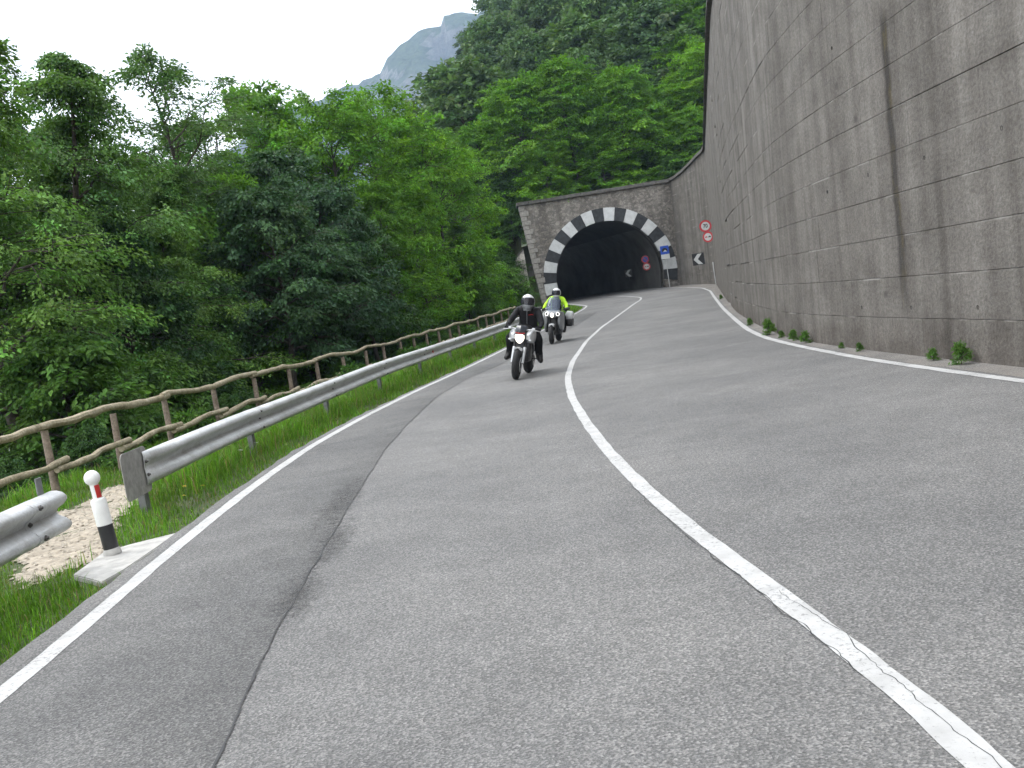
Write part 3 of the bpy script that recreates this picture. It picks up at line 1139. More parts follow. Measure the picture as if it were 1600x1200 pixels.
def beam(y0, y1, root, flare=None, extra=0.0):
    """one W-beam with folded sheet thickness; flare = (start, length) flattens the wave to a plate"""
    ys = np.linspace(y0, y1, max(3, int((y1 - y0) / 0.35)))
    rings = []
    for y in ys:
        p, t, nrm = rail_frame(float(y))
        k = 1.0
        if flare:
            k = float(sstep(flare[0], flare[0] + flare[1], y))
        top = rail_z(y)
        ring = []
        for off, h in W_PROF:
            ring.append(p + nrm * (off * k + extra) + Vector((0, 0, top - 0.33 + h)))
        for off, h in reversed(W_PROF):
            ring.append(p + nrm * (off * k - 0.006 + extra) + Vector((0, 0, top - 0.33 + h)))
        rings.append(ring)
    return MB().loft(rings).build('beam', M_ZINC, root, smooth=True, sharp=50)


def bolt(p, nrm, root, r=0.011):
    M = Matrix.Translation(p) @ Vector(nrm).to_track_quat('Z', 'Y').to_matrix().to_4x4()
    MB().lathe([(0, 0.022), (r * 0.7, 0.02), (r, 0.008), (r * 1.4, 0.006), (r * 1.4, -0.01), (0, -0.01)], n=8, M=M).build('bolt', M_BOLT, root)


def rail_post(y, root, back=0.12):
    p, t, nrm = rail_frame(y)
    gx = p - nrm * back
    zt = rail_z(y) - 0.02
    zb = float(ground(gx.x, gx.y)) - 0.4
    rot = Matrix((t, nrm, Vector((0, 0, 1)))).transposed()
    mb = MB()
    # C-section post: web and two flanges
    c = Vector((gx.x, gx.y, (zt + zb) / 2))
    mb.box(c - nrm * 0.0, (0.12, 0.008, zt - zb), rot)
    mb.box(c + t * 0.058 - nrm * 0.034, (0.007, 0.06, zt - zb - 0.004), rot)
    mb.box(c - t * 0.058 - nrm * 0.034, (0.007, 0.06, zt - zb - 0.004), rot)
    mb.build('post', M_ZINC_OLD, root)
    MB().box(Vector((gx.x, gx.y, zt - 0.16)) + nrm * (back / 2 - 0.002), (0.09, back - 0.012, 0.2), rot).build('spacer', M_ZINC_OLD, root)


rail_far = empty('guard_rail', (0, 0, 0), label='long galvanised guard rail along the verge to the tunnel, flared plate at near end', cat='guard rail')
y = 9.75
while y < 58.5:
    y1 = min(y + 4.0, 58.8)
    beam(y + 0.0, y1 + (0.16 if y1 < 58.5 else 0), rail_far, flare=(9.6, 0.85) if y < 10 else None, extra=0.004 * (int((y - 9.75) / 4 + 0.5) % 2))
    if y > 10:
        for dz in (0.275, 0.055):
            p, t, nrm = rail_frame(y + 0.08)
            bolt(p + nrm * 0.114 + Vector((0, 0, rail_z(y) - 0.33 + dz)), nrm, rail_far)
    y = y1
for y in (9.98, 14.0, 18, 22, 26, 30, 34, 38, 42, 46, 50, 54, 58):
    rail_post(y, rail_far)
    p, t, nrm = rail_frame(y)
    if y > 10:
        bolt(p + nrm * 0.012 + Vector((0, 0, rail_z(y) - 0.165)), nrm, rail_far, 0.016)
# flat rounded end plate
def end_plate():
    y = 9.45
    p, t, nrm = rail_frame(y)
    w, h, r = 0.7, 0.45, 0.07
    poly = []
    for cx, cz, a0 in ((w / 2 - r, h / 2 - r, 0), (-w / 2 + r, h / 2 - r, 90), (-w / 2 + r, -h / 2 + r, 180), (w / 2 - r, -h / 2 + r, 270)):
        for k in range(6):
            a = R(a0 + 18 * k)
            poly.append((cx + r * math.cos(a), cz + r * math.sin(a)))
    M = Matrix((t, -nrm, Vector((0, 0, 1)))).transposed().to_4x4()
    M.translation = p + t * 0.1 - nrm * 0.012 + Vector((0, 0, rail_z(y) - 0.175))
    MB().prism(poly, 0.006, M).build('end_plate', M_PLATE, rail_far)
    bolt(p + t * 0.32 + nrm * 0.02 + Vector((0, 0, rail_z(y) - 0.1)), nrm, rail_far)
    bolt(p + t * 0.32 + nrm * 0.02 + Vector((0, 0, rail_z(y) - 0.23)), nrm, rail_far)


end_plate()
# small red reflectors in the wave
for y in (27.0,):
    p, t, nrm = rail_frame(y)
    rot = Matrix((t, nrm, Vector((0, 0, 1)))).transposed()
    MB().box(p + nrm * 0.03 + Vector((0, 0, rail_z(y) - 0.165)), (0.05, 0.03, 0.11), rot, bevel=0.006).build('reflector', M_REDREF, rail_far)

rail_near = empty('guard_rail', (0, 0, 0), label='cut end of the nearer guard rail beside the white bollard at the left edge', cat='guard rail')
for (a, b_, e) in ((-8.4, -4.2, 0), (-4.4, -0.2, 0.004), (-0.4, 3.8, 0), (3.6, 7.25, 0.004), (7.05, 7.62, 0.0105)):
    beam(a, b_, rail_near, extra=e)
for y in (-6.3, -2.3, 1.7, 4.2, 6.45):
    rail_post(y, rail_near)
for y in (7.12,):
    for dz in (0.275, 0.165, 0.055):
        p, t, nrm = rail_frame(y)
        bolt(p + nrm * (0.122 if dz != 0.165 else 0.025) + Vector((0, 0, rail_z(y) - 0.33 + dz)), nrm, rail_near, 0.015)
p, t, nrm = rail_frame(7.5)
rot = Matrix((t, nrm, Vector((0, 0, 1)))).transposed()
mb = MB()
mb.box(p - nrm * 0.02 + Vector((0, 0, rail_z(7.5) + 0.06)), (0.1, 0.012, 0.13), rot, bevel=0.005)
mb.box(p - nrm * 0.02 + Vector((0, 0, rail_z(7.5) - 0.05)), (0.04, 0.006, 0.16), rot)
mb.build('marker_plate', M_ZINC_OLD, rail_near)

# ------------------------------------------------------------------ rustic wooden fence
FENCEP = offset_path(LEFT, -3.38)
fence = empty('wooden_fence', (0, 0, 0), label='rustic log fence with wavy top rail behind the guard rail', cat='fence')
rf = random.Random(21)
fy = [8.6, 10.9, 13.2, 15.15]
while fy[-1] < 56:
    fy.append(fy[-1] + rf.uniform(1.8, 2.15))
FT = 0.80


def fpt(y, h, out=0.0):
    x = float(xat(FENCEP, y))
    t = Vector((float(xat(FENCEP, y + .3)) - float(xat(FENCEP, y - .3)), .6, 0)).normalized()
    n_ = Vector((t.y, -t.x, 0))
    return Vector((x, y, float(zr(y)) + h)) + n_ * out


def log(a, b_, r, root, name, mat, sag=0.0, wob=0.03, seg=8, rr=None):
    rr = rr or rf
    pts, rad = [], []
    ph = rr.uniform(0, 6)
    for i in range(seg + 1):
        s = i / seg
        p = a.lerp(b_, s)
        end = math.sin(math.pi * s)
        p = p + Vector((rr.uniform(-wob, wob) * 0.5, 0, math.sin(ph + s * 7) * wob * 0.8 * min(1, 3 * min(s, 1 - s) + 0.25) + rr.uniform(-.3, .3) * wob - sag * end))
        pts.append(p)
        rad.append(r * (1 + rr.uniform(-0.14, 0.14)))
    return MB().tube(pts, rad, 9).build(name, mat, root, smooth=True)


for i, y in enumerate(fy):
    b0 = fpt(y, 0)
    gz = float(ground(b0.x, b0.y))
    top = fpt(y, FT - 0.02 + rf.uniform(-.015, .015))
    lean = Vector((rf.uniform(-.02, .02), rf.uniform(-.03, .03), 0))
    MB().tube([Vector((b0.x, b0.y, gz - 0.35)), Vector((b0.x, b0.y, gz + 0.2)) + lean * .4, top + lean], [0.058, 0.054, 0.048], 9).build('post', M_POST, fence, smooth=True)
i = 0
while i < len(fy) - 1:                       # long top logs, each over two or three posts
    j = min(i + rf.choice((2, 2, 3)), len(fy) - 1)
    log(fpt(fy[i] - 0.12, FT + 0.055 + rf.uniform(-.01, .01)), fpt(fy[j] + 0.12, FT + 0.055), 0.052 + rf.uniform(-.006, .008), fence, 'top_rail', M_LOG, 0.02, 0.045, 14)
    i = j
for i in range(len(fy) - 1):                 # short lower logs, nailed on the road side, stepped up and down
    h = 0.27 + rf.uniform(-.02, .03)
    log(fpt(fy[i] - 0.1, h - 0.03, 0.1), fpt(fy[i + 1] + 0.22, h + 0.05, 0.1), 0.049 + rf.uniform(-.006, .006), fence, 'lower_rail', M_LOG, rf.uniform(-.03, .02), 0.035, 9)

# ------------------------------------------------------------------ bollard on its slab, gravel lay-by
def polygon_sheet(name, pts, z, th, mat, bevel=0.0):
    bm = bmesh.new()
    vs_ = [bm.verts.new((p[0], p[1], z - th)) for p in pts]
    f = bm.faces.new(vs_)
    r = bmesh.ops.extrude_face_region(bm, geom=[f])
    for v in [g for g in r['geom'] if isinstance(g, bmesh.types.BMVert)]:
        v.co.z += th
    bmesh.ops.recalc_face_normals(bm, faces=bm.faces[:])
    if bevel:
        bmesh.ops.bevel(bm, geom=bm.edges[:], offset=bevel, segments=2, affect='EDGES')
    me = bpy.data.meshes.new(name)
    bm.to_mesh(me)
    bm.free()
    return link_mesh(name, me, mat)


slab = polygon_sheet('concrete_slab', [(-3.46, 7.4), (-3.52, 8.14), (-3.36, 8.3), (-3.03, 8.5), (-3.02, 8.0), (-3.03, 7.3), (-3.07, 6.97), (-3.2, 7.12)], -0.022, 0.12, M_SLAB, 0.008)
tag(slab, 'small pale concrete slab beside the edge line carrying the bollard', 'slab')

GRAVEL = [(-5.4, 10.6), (-5.35, 12.2), (-5.3, 13.7), (-4.85, 13.2), (-4.25, 11.3), (-4.1, 10.1), (-3.75, 9.0), (-3.5, 8.35), (-3.5, 7.95), (-3.62, 7.6), (-3.85, 7.3), (-4.2, 7.9), (-4.7, 9.2)]


def in_poly(px, py, poly):
    px, py = np.asarray(px), np.asarray(py)
    c = np.zeros(px.shape, bool)
    n = len(poly)
    for i in range(n):
        (x1, y1), (x2, y2) = poly[i], poly[(i + 1) % n]
        c ^= ((y1 > py) != (y2 > py)) & (px < (x2 - x1) * (py - y1) / (y2 - y1 + 1e-12) + x1)
    return c


def gravel():
    xs, ys = np.arange(-5.6, -3.3, 0.08), np.arange(7.0, 14.0, 0.08)
    X, Y = np.meshgrid(xs, ys)
    rng = np.random.default_rng(2)
    Z = ground(X, Y) + 0.012 + rng.normal(0, 0.006, X.shape)
    V = np.stack([X, Y, Z], -1).reshape(-1, 3)
    m = len(xs)
    ins = in_poly(X + 0.06 * np.sin(Y * 9), Y + 0.05 * np.sin(X * 11), GRAVEL)
    q = [(i * m + k, i * m + k + 1, (i + 1) * m + k + 1, (i + 1) * m + k) for i in range(len(ys) - 1) for k in range(m - 1) if ins[i, k] and ins[i + 1, k + 1]]
    tag(link_mesh('gravel_path', np_mesh('gravel_path', V, q), M_GRAVEL_BED), kind='structure')
    # loose stones
    n = 2600
    px, py = rng.uniform(-5.5, -3.3, n), rng.uniform(7.1, 13.8, n)
    ok = in_poly(px, py, GRAVEL)
    px, py = px[ok], py[ok]
    s = rng.uniform(0.006, 0.024, len(px)) * (1 + (rng.random(len(px)) > 0.96) * 0.9)
    base = np.array([(1, 0, 0), (0, 1, 0), (-1, 0, 0), (0, -1, 0), (0.1, 0.1, 0.75), (0, 0, -0.6)])
    th = rng.uniform(0, 6.28, len(px))
    Vv = base[None] * (1 + rng.normal(0, 0.2, (len(px), 6, 1))) * s[:, None, None]
    cx, sx = np.cos(th)[:, None], np.sin(th)[:, None]
    W = np.stack([Vv[:, :, 0] * cx - Vv[:, :, 1] * sx, Vv[:, :, 0] * sx + Vv[:, :, 1] * cx, Vv[:, :, 2]], -1)
    W[:, :, 0] += px[:, None]
    W[:, :, 1] += py[:, None]
    W[:, :, 2] += (ground(px, py) + 0.016)[:, None]
    T = np.array([(0, 1, 4), (1, 2, 4), (2, 3, 4), (3, 0, 4), (1, 0, 5), (2, 1, 5), (3, 2, 5), (0, 3, 5)])
    tri = (T[None] + (np.arange(len(px)) * 6)[:, None, None]).reshape(-1, 3)
    o = link_mesh('gravel', np_mesh('gravel', W.reshape(-1, 3), None, tri), M_PEBBLE)
    tag(o, 'loose pale stones on the gravel path behind the bollard', 'gravel', kind='stuff')


gravel()

bol = empty('bollard', (-3.38, 7.98, -0.022), (R(1), R(-4), 0), label='white road bollard with ball top and black band on the slab', cat='bollard')
MB().lathe([(0, 0), (0.072, 0), (0.07, 0.03), (0.06, 0.05)], n=20).build('foot', M_SLAB, bol, smooth=True)
MB().lathe([(0, 0.03), (0.058, 0.03), (0.0595, 0.05), (0.0595, 0.245), (0, 0.245)], n=24).build('black_band', M_BLACKPL, bol, smooth=True)
MB().lathe([(0, 0.246), (0.060, 0.246), (0.061, 0.26), (0.061, 0.44), (0.054, 0.462), (0.03, 0.468), (0, 0.468)], n=24).build('sleeve', M_WHITEPL, bol, smooth=True)
MB().lathe([(0, 0.46), (0.034, 0.46), (0.034, 0.59), (0, 0.59)], n=18).build('neck', M_WHITEPL, bol, smooth=True)
mb = MB()
mb.loft([[(0.0365 * math.cos(R(a)) , 0.0365 * math.sin(R(a)), z_) for a in range(-70, 71, 14)] + [(0.02 * math.cos(R(a)), 0.02 * math.sin(R(a)), z_) for a in range(70, -71, -14)] for z_ in (0.472, 0.575)])
mb.build('reflector', M_REDREF, bol)
MB().lathe([(max(0.0, 0.062 * math.sin(math.pi * i / 14)), 0.635 - 0.062 * math.cos(math.pi * i / 14)) for i in range(15)], n=22).build('ball', M_WHITEPL, bol, smooth=True)

# ------------------------------------------------------------------ road signs
def disc(root, name, r, y, th, mat, c=(0, 0), r_in=0.0):
    mb = MB()
    if r_in:
        mb.lathe([(r_in, -th), (r, -th), (r, 0), (r_in, 0), (r_in, -th)], 'Y', (c[0], y, c[1]), 36)
    else:
        mb.lathe([(0, -th), (r, -th), (r, 0), (0, 0)], 'Y', (c[0], y, c[1]), 36)
    return mb.build(name, mat, root)


def text_part(root, txt, size, y, mat, name='numeral', c=(0, 0), squeeze=1.0):
    cu = bpy.data.curves.new('txt', 'FONT')
    cu.body = txt
    cu.size = size
    cu.align_x = 'CENTER'
    cu.align_y = 'CENTER'
    cu.extrude = 0.003
    cu.offset = 0.008
    o = bpy.data.objects.new('txt', cu)
    COL.objects.link(o)
    bpy.context.view_layer.update()
    me = bpy.data.meshes.new_from_object(o.evaluated_get(bpy.context.evaluated_depsgraph_get()))
    bpy.data.objects.remove(o)
    p = link_mesh(name, me, mat, root)
    p.rotation_euler = (R(90), 0, 0)
    p.location = (c[0], y, c[1])
    p.scale = (squeeze, 1, 1)
    return p


CAR = [(-0.13, -0.05), (0.13, -0.05), (0.13, 0.025), (0.085, 0.03), (0.06, 0.085), (-0.06, 0.085), (-0.085, 0.03), (-0.13, 0.025)]


def car_symbol(root, x, mat, k):
    mb = MB().prism([(x + a * k, b_ * k) for a, b_ in CAR], 0.004, Matrix.Translation((0, -0.021, 0)))
    for s in (-1, 1):
        mb.prism([(x + k * (s * 0.09 - 0.022), -0.085 * k), (x + k * (s * 0.09 + 0.022), -0.085 * k), (x + k * (s * 0.09 + 0.022), -0.05 * k), (x + k * (s * 0.09 - 0.022), -0.05 * k)], 0.004, Matrix.Translation((0, -0.021, 0)))
    mb.build('car_symbol', mat, root)


def round_sign(loc, rz, label, kind, rad=0.45, group=None):
    s = empty('road_sign', loc, (0, 0, rz), label, 'sign', group)
    disc(s, 'back_plate', rad, 0.01, 0.012, M_SIGN_BACK)
    disc(s, 'red_ring', rad * 0.99, -0.002, 0.006, M_SIGN_R, r_in=rad * 0.70)
    disc(s, 'white_disc' if kind != 'stop' else 'blue_disc', rad * 0.70, -0.001, 0.008, M_SIGN_W if kind != 'stop' else M_SIGN_B)
    if kind == '70':
        text_part(s, '70', rad * 0.88, -0.0125, M_SIGN_K, squeeze=0.85)
    elif kind == 'cars':
        car_symbol(s, -0.145 * rad / 0.45, M_SIGN_R, 0.8 * rad / 0.45)
        car_symbol(s, 0.145 * rad / 0.45, M_SIGN_K, 0.8 * rad / 0.45)
    elif kind == 'stop':
        M = Matrix.Translation((0, -0.017, 0)) @ Matrix.Rotation(R(45), 4, 'Y')
        MB().box((0, 0, 0), (rad * 1.42, 0.005, rad * 0.16), None).build('red_bar', M_SIGN_R, s).matrix_local = M
    return s


def sign_pole(loc, h, label, r=0.03):
    o = MB().lathe([(0, 0), (r, 0), (r, h), (r * 0.6, h + 0.02), (0, h + 0.02)], n=10).build('sign_pole', M_ZINC, None, smooth=True)
    o.location = loc
    return tag(o, label, 'pole')


SZ = R(-12)
s1 = round_sign((13.86, 65.0, 4.48), SZ, 'round speed limit sign reading 70 high on the wall before the tunnel', '70', 0.39)
s2 = round_sign((13.93, 65.0, 3.78), R(-30), 'round no overtaking sign below the speed limit sign', 'cars', 0.35)
# wall brackets of the two signs
for s, zz in ((s1, 0), (s2, 0)):
    mb = MB().tube([(0, 0.012, 0.1), (0.1, 0.35, 0.1)], 0.02, 6).tube([(0, 0.012, -0.1), (0.1, 0.35, -0.1)], 0.02, 6)
    mb.build('bracket', M_SIGN_BACK, s)
sign_pole((14.1, 65.4, float(zr(65.4)) - 0.05), 1.5, 'thin grey pole standing at the wall under the round signs')


def chevron_sign(loc, rz, label, w=0.62):
    s = empty('chevron_sign', loc, (0, 0, rz), label, 'sign')
    MB().box((0, 0.008, 0), (w, 0.014, w), bevel=0.004).build('plate', M_SIGN_K, s)
    k = w * 0.44
    poly = [(-k * 0.9, 0), (-k * 0.05, k), (k * 0.75, k), (-k * 0.1, 0), (k * 0.75, -k), (-k * 0.05, -k)]
    MB().prism(poly, 0.004, Matrix.Translation((0, -0.006, 0))).build('chevron', M_SIGN_W, s)
    MB().tube([(0, 0.015, -w / 2 - 0.3), (0, 0.03, w / 2)], 0.018, 6).build('bracket', M_SIGN_BACK, s)
    return s


chevron_sign((13.8, 68.4, 2.52), R(-10), 'white chevron on black board pointing left on the wall before the tunnel', 0.8)
ts = empty('tunnel_sign', (12.42, 73.1, float(zr(73)) ), (0, 0, 0), 'square blue tunnel sign with white plate on thin pole right of the arch', 'sign')
MB().tube([(0, 0.03, -0.1), (0.0, 0.03, 3.35)], 0.03, 8).build('pole', M_ZINC, ts, smooth=True)
MB().box((0.0, 0, 2.72), (0.62, 0.012, 0.6), bevel=0.004).build('blue_plate', M_SIGN_B, ts)
arch = [(-0.2, 2.6), (-0.2, 2.7)] + [(0.2 * math.cos(R(a)), 2.72 + 0.15 * math.sin(R(a))) for a in range(180, -1, -20)] + [(0.2, 2.7), (0.2, 2.6)]
MB().prism(arch, 0.004, Matrix.Translation((0, -0.0105, 0))).build('tunnel_symbol', M_SIGN_K, ts)
MB().prism([(-0.12, 2.6), (0.16, 2.6), (0.05, 2.72), (0.01, 2.72)], 0.004, Matrix.Translation((0, -0.0155, 0))).build('road_symbol', M_SIGN_W, ts)
MB().box((0.0, 0, 2.24), (0.62, 0.012, 0.34), bevel=0.004).build('white_plate', M_SIGN_W, ts)
# signs on the inner right wall of the tunnel
round_sign((11.62, 77.7, 3.28), R(-14), 'dim blue and red no stopping sign inside the tunnel', 'stop', 0.30)
round_sign((11.66, 77.7, 2.72), R(-14), 'dim round red rimmed white sign inside the tunnel', 'cars', 0.30)
chevron_sign((10.72, 81.6, 2.48), R(-14), 'dim white chevron board deep inside the tunnel', 0.62)

# ------------------------------------------------------------------ plants: generator
def unit(v):
    return v / np.maximum(np.linalg.norm(v, axis=-1, keepdims=True), 1e-9)


def leaves(rng, P, D, size, m, ext, col, spread=0.6, droop=0.3, aspect=0.55, tipcol=None, svar=0.2, lvar=0.16, upness=1.0):
    """m leaves round each spray centre P (n,3) pointing along D (n,3)"""
    n = len(P)
    Z = np.array([0, 0, 1.0])
    side = unit(np.cross(D, Z) + 1e-4)
    up = unit(np.cross(side, D))
    a = rng.uniform(-0.7, 1.0, (n, m, 1))
    b = rng.normal(0, 0.5, (n, m, 1)) * (1.1 - 0.6 * np.abs(a))
    c = rng.normal(0, 0.5, (n, m, 1))
    C = P[:, None] + D[:, None] * a * ext[0] + side[:, None] * b * ext[1] + up[:, None] * c * ext[2]
    C[:, :, 2:] -= droop * ext[0] * (np.clip(a, 0, 1) ** 2 + 0.5 * b * b)
    nrm = unit(up[:, None] * upness + rng.normal(0, spread, (n, m, 3)))
    ax = unit(D[:, None] * 0.8 + side[:, None] * np.sign(b) * rng.uniform(0.2, 1.0, (n, m, 1)) + rng.normal(0, 0.35, (n, m, 3)))
    ax = unit(ax - nrm * (ax * nrm).sum(-1, keepdims=True))
    ax[:, :, 2] -= droop
    ax = unit(ax)
    sd_ = unit(np.cross(nrm, ax))
    L = size * rng.uniform(0.65, 1.3, (n, m, 1)) * rng.uniform(0.72, 1.3, (n, 1, 1))
    w = L * aspect * 0.5
    fold = nrm * L * 0.08
    v0, v1 = C, C + ax * L * 0.45 + sd_ * w + fold
    v2, v3 = C + ax * L - fold, C + ax * L * 0.45 - sd_ * w + fold
    V = np.stack([v0, v1, v2, v3], 2).reshape(-1, 3)
    q = np.arange(n * m * 4).reshape(-1, 4)
    col = np.asarray(col, float)
    k = np.exp(rng.normal(0, svar, (n, 1, 1)))
    k2 = np.exp(rng.normal(0, lvar, (n, m, 1)))
    cc = np.broadcast_to(col, (n, m, 3)) * k * k2
    cc = cc * np.exp(rng.normal(0, 0.10, (n, 1, 3)) * np.array([1.0, 0.3, 1.0]))
    if tipcol is not None:
        f = np.clip(rng.normal(0.25, 0.3, (n, 1, 1)), 0, 1)
        cc = cc * (1 - f) + np.asarray(tipcol) * k2 * f
    return V, q, np.repeat(cc.reshape(-1, 3), 4, axis=0)


def tubes_np(paths, n_side):
    """paths: list of (pts (k,3), radii (k,))"""
    V, Q, off = [], [], 0
    for pts, rad in paths:
        k = len(pts)
        T = unit(np.gradient(pts, axis=0))
        ref = np.where(np.abs(T[:, 2:]) > 0.9, np.array([[1.0, 0, 0]]), np.array([[0, 0, 1.0]]))
        A = unit(np.cross(T, ref))
        B = np.cross(A, T)
        th = np.arange(n_side) / n_side * 2 * np.pi
        ring = pts[:, None] + (A[:, None] * np.cos(th)[None, :, None] + B[:, None] * np.sin(th)[None, :, None]) * rad[:, None, None]
        V.append(ring.reshape(-1, 3))
        i, j = np.meshgrid(np.arange(k - 1), np.arange(n_side), indexing='ij')
        j2 = (j + 1) % n_side
        Q.append((np.stack([i * n_side + j, i * n_side + j2, (i + 1) * n_side + j2, (i + 1) * n_side + j], -1) + off).reshape(-1, 4))
        off += k * n_side
    return np.concatenate(V), np.concatenate(Q)


def grow(seed, H, cb, Rr, n_limb, n_sub, m, leaf, ext, col, tip=None, prof='round', el=(10, 60), droop=0.25, ldroop=0.3, aspect=0.55,
         rtrunk=0.13, wob=0.03, sprays=(0.35, 0.7, 1.0), svar=0.2, lean=(0, 0), spread=0.6, upness=1.0, irregular=0.3):
    rng = np.random.default_rng(seed)
    k = 12
    t = np.linspace(0, 1, k)
    tr = np.zeros((k, 3))
    tr[:, 2] = t * H * 0.97
    ph = rng.uniform(0, 6, 4)
    tr[:, 0] = wob * H * (np.sin(t * 4 + ph[0]) - np.sin(ph[0])) * t + lean[0] * t * t * H
    tr[:, 1] = wob * H * (np.sin(t * 5 + ph[1]) - np.sin(ph[1])) * t + lean[1] * t * t * H
    wood7 = [(tr, rtrunk * (1 - t) ** 0.8 + 0.012)]
    wood5, wood3, SP, SD = [], [], [], []
    for i in range(n_limb):
        tau = (i + rng.random()) / n_limb
        tt = cb + (1 - cb) * tau ** 0.9
        base = np.array([np.interp(tt, t, tr[:, j]) for j in range(3)])
        if prof == 'round':
            pr = math.sqrt(max(0.05, 1 - ((tau - 0.42) / 0.62) ** 2))
        elif prof == 'cone':
            pr = 1.05 * (1 - tau) ** 0.85 + 0.05
        elif prof == 'flame':
            pr = (0.55 + 0.9 * tau) if tau < 0.3 else max(0.08, 0.82 * (1 - (tau - 0.3) / 0.72) ** 0.7)
        else:                                   # 'dome': broad to the ground
            pr = math.sqrt(max(0.04, 1 - tau ** 2.2))
        L = Rr * pr * rng.uniform(1 - irregular, 1 + irregular)
        az = i * 2.399963 + rng.normal(0, 0.35)
        h = np.array([math.cos(az), math.sin(az), 0])
        e = R(el[0] + (el[1] - el[0]) * tau + rng.normal(0, 8))
        s = np.linspace(0, 1, 6)
        pth = base + L * (s[:, None] * math.cos(e) * h + np.stack([0 * s, 0 * s, s * math.sin(e) - droop * s * s], -1))
        pth[1:] += rng.normal(0, 0.03 * L, (5, 3))
        r0 = rtrunk * 0.38 * (1 - tt) ** 0.5 + 0.008
        wood5.append((pth, r0 * (1 - s) + 0.005))
        d = unit(np.gradient(pth, axis=0))
        for q in (2, 3, 4, 5):
            SP.append(pth[q])
            SD.append(d[q])
        for j in range(n_sub):
            sb = 0.2 + 0.75 * (j + rng.random()) / n_sub
            bp = np.array([np.interp(sb, s, pth[:, c]) for c in range(3)])
            sg = 1 if j % 2 else -1
            a2 = az + sg * R(rng.uniform(30, 75))
            h2 = np.array([math.cos(a2), math.sin(a2), rng.normal(0.1, 0.25)])
            L2 = L * (0.42 * (1 - sb) + 0.2) * rng.uniform(0.7, 1.3)
            s2 = np.linspace(0, 1, 4)
            p2 = bp + L2 * s2[:, None] * h2 - np.stack([0 * s2, 0 * s2, droop * 0.8 * L2 * s2 ** 2], -1)
            wood3.append((p2, 0.4 * r0 * (1 - s2) + 0.003))
            d2 = unit(np.gradient(p2, axis=0))
            for f in sprays:
                SP.append(bp + (p2[-1] - bp) * f)
                SD.append(d2[min(3, int(f * 3))])
    for f in (0.88, 0.94, 1.0):
        SP.append(np.array([np.interp(f, t, tr[:, j]) for j in range(3)]))
        SD.append(unit(np.array([rng.normal(), rng.normal(), 1.2])))
    SP, SD = np.array(SP), unit(np.array(SD))
    V, q, c = leaves(rng, SP, SD, leaf, m, ext, col, spread, ldroop, aspect, tip, svar, upness=upness)
    crown = np_mesh('crown', V, q, None, c)
    crown.materials.append(M_LEAF)
    a, b = tubes_np(wood7, 8)
    a5, b5 = tubes_np(wood5, 5)
    parts_v, parts_q = [a, a5], [b, b5 + len(a)]
    if wood3:
        a3, b3 = tubes_np(wood3, 3)
        parts_v.append(a3)
        parts_q.append(b3 + len(a) + len(a5))
    trunk = np_mesh('trunk', np.concatenate(parts_v), np.concatenate(parts_q))
    trunk.materials.append(M_BARK)
    trunk.polygons.foreach_set('use_smooth', np.ones(len(trunk.polygons), dtype=bool))
    return trunk, crown, H


def plant(name, proto, x, y, h, rz, label, cat, group=None, z=None, wide=1.0, tilt=(0, 0), stem='trunk', top='crown'):
    tr, cr, H = proto
    gz = float(ground(x, y)) if z is None else z
    o = empty(name, (x, y, gz - 0.08), (tilt[0], tilt[1], rz), label, cat, group)
    s = h / H
    o.scale = (s * wide, s * wide, s)
    for nm, me in ((stem, tr), (top, cr)):
        c = bpy.data.objects.new(nm, me)
        COL.objects.link(c)
        c.parent = o
    return o


G_MID, G_DARK, G_BLUE = (0.075, 0.165, 0.034), (0.029, 0.072, 0.019), (0.034, 0.078, 0.032)
G_BRIGHT, G_TIP = (0.085, 0.205, 0.016), (0.16, 0.32, 0.022)
PR = {}
PR['tall_a'] = grow(1, 11, 0.10, 3.1, 54, 6, 52, 0.09, (0.38, 0.28, 0.14), G_MID, (0.12, 0.21, 0.045), 'flame', (12, 62), 0.3, 0.55, 0.5, 0.13, svar=0.28, irregular=0.5, wob=0.045)
PR['tall_b'] = grow(2, 11, 0.12, 3.3, 48, 6, 50, 0.092, (0.4, 0.28, 0.15), (0.078, 0.165, 0.036), (0.125, 0.225, 0.042), 'flame', (10, 60), 0.35, 0.6, 0.5, 0.13, svar=0.28, irregular=0.5, wob=0.045)
PR['airy'] = grow(3, 12, 0.35, 2.6, 26, 4, 34, 0.12, (0.36, 0.3, 0.13), (0.06, 0.13, 0.035), (0.10, 0.18, 0.04), 'round', (25, 65), 0.2, 0.3, 0.45, 0.12, wob=0.05, irregular=0.45)
PR['maple_a'] = grow(4, 8, 0.3, 2.7, 40, 6, 36, 0.13, (0.36, 0.3, 0.13), G_BLUE, (0.05, 0.105, 0.06), 'dome', (8, 62), 0.3, 0.5, 0.62, 0.12, svar=0.28)
PR['maple_b'] = grow(5, 8, 0.33, 2.6, 36, 6, 36, 0.125, (0.36, 0.3, 0.13), G_DARK, (0.05, 0.11, 0.04), 'dome', (8, 62), 0.3, 0.5, 0.6, 0.12, svar=0.28)
PR['locust_a'] = grow(6, 11, 0.2, 3.3, 40, 6, 36, 0.15, (0.46, 0.34, 0.14), G_BRIGHT, G_TIP, 'round', (14, 66), 0.22, 0.25, 0.5, 0.14, svar=0.26)
PR['locust_b'] = grow(7, 11, 0.18, 3.0, 38, 6, 36, 0.15, (0.46, 0.34, 0.14), (0.068, 0.172, 0.017), (0.135, 0.28, 0.022), 'round', (14, 66), 0.22, 0.25, 0.5, 0.14, svar=0.26)
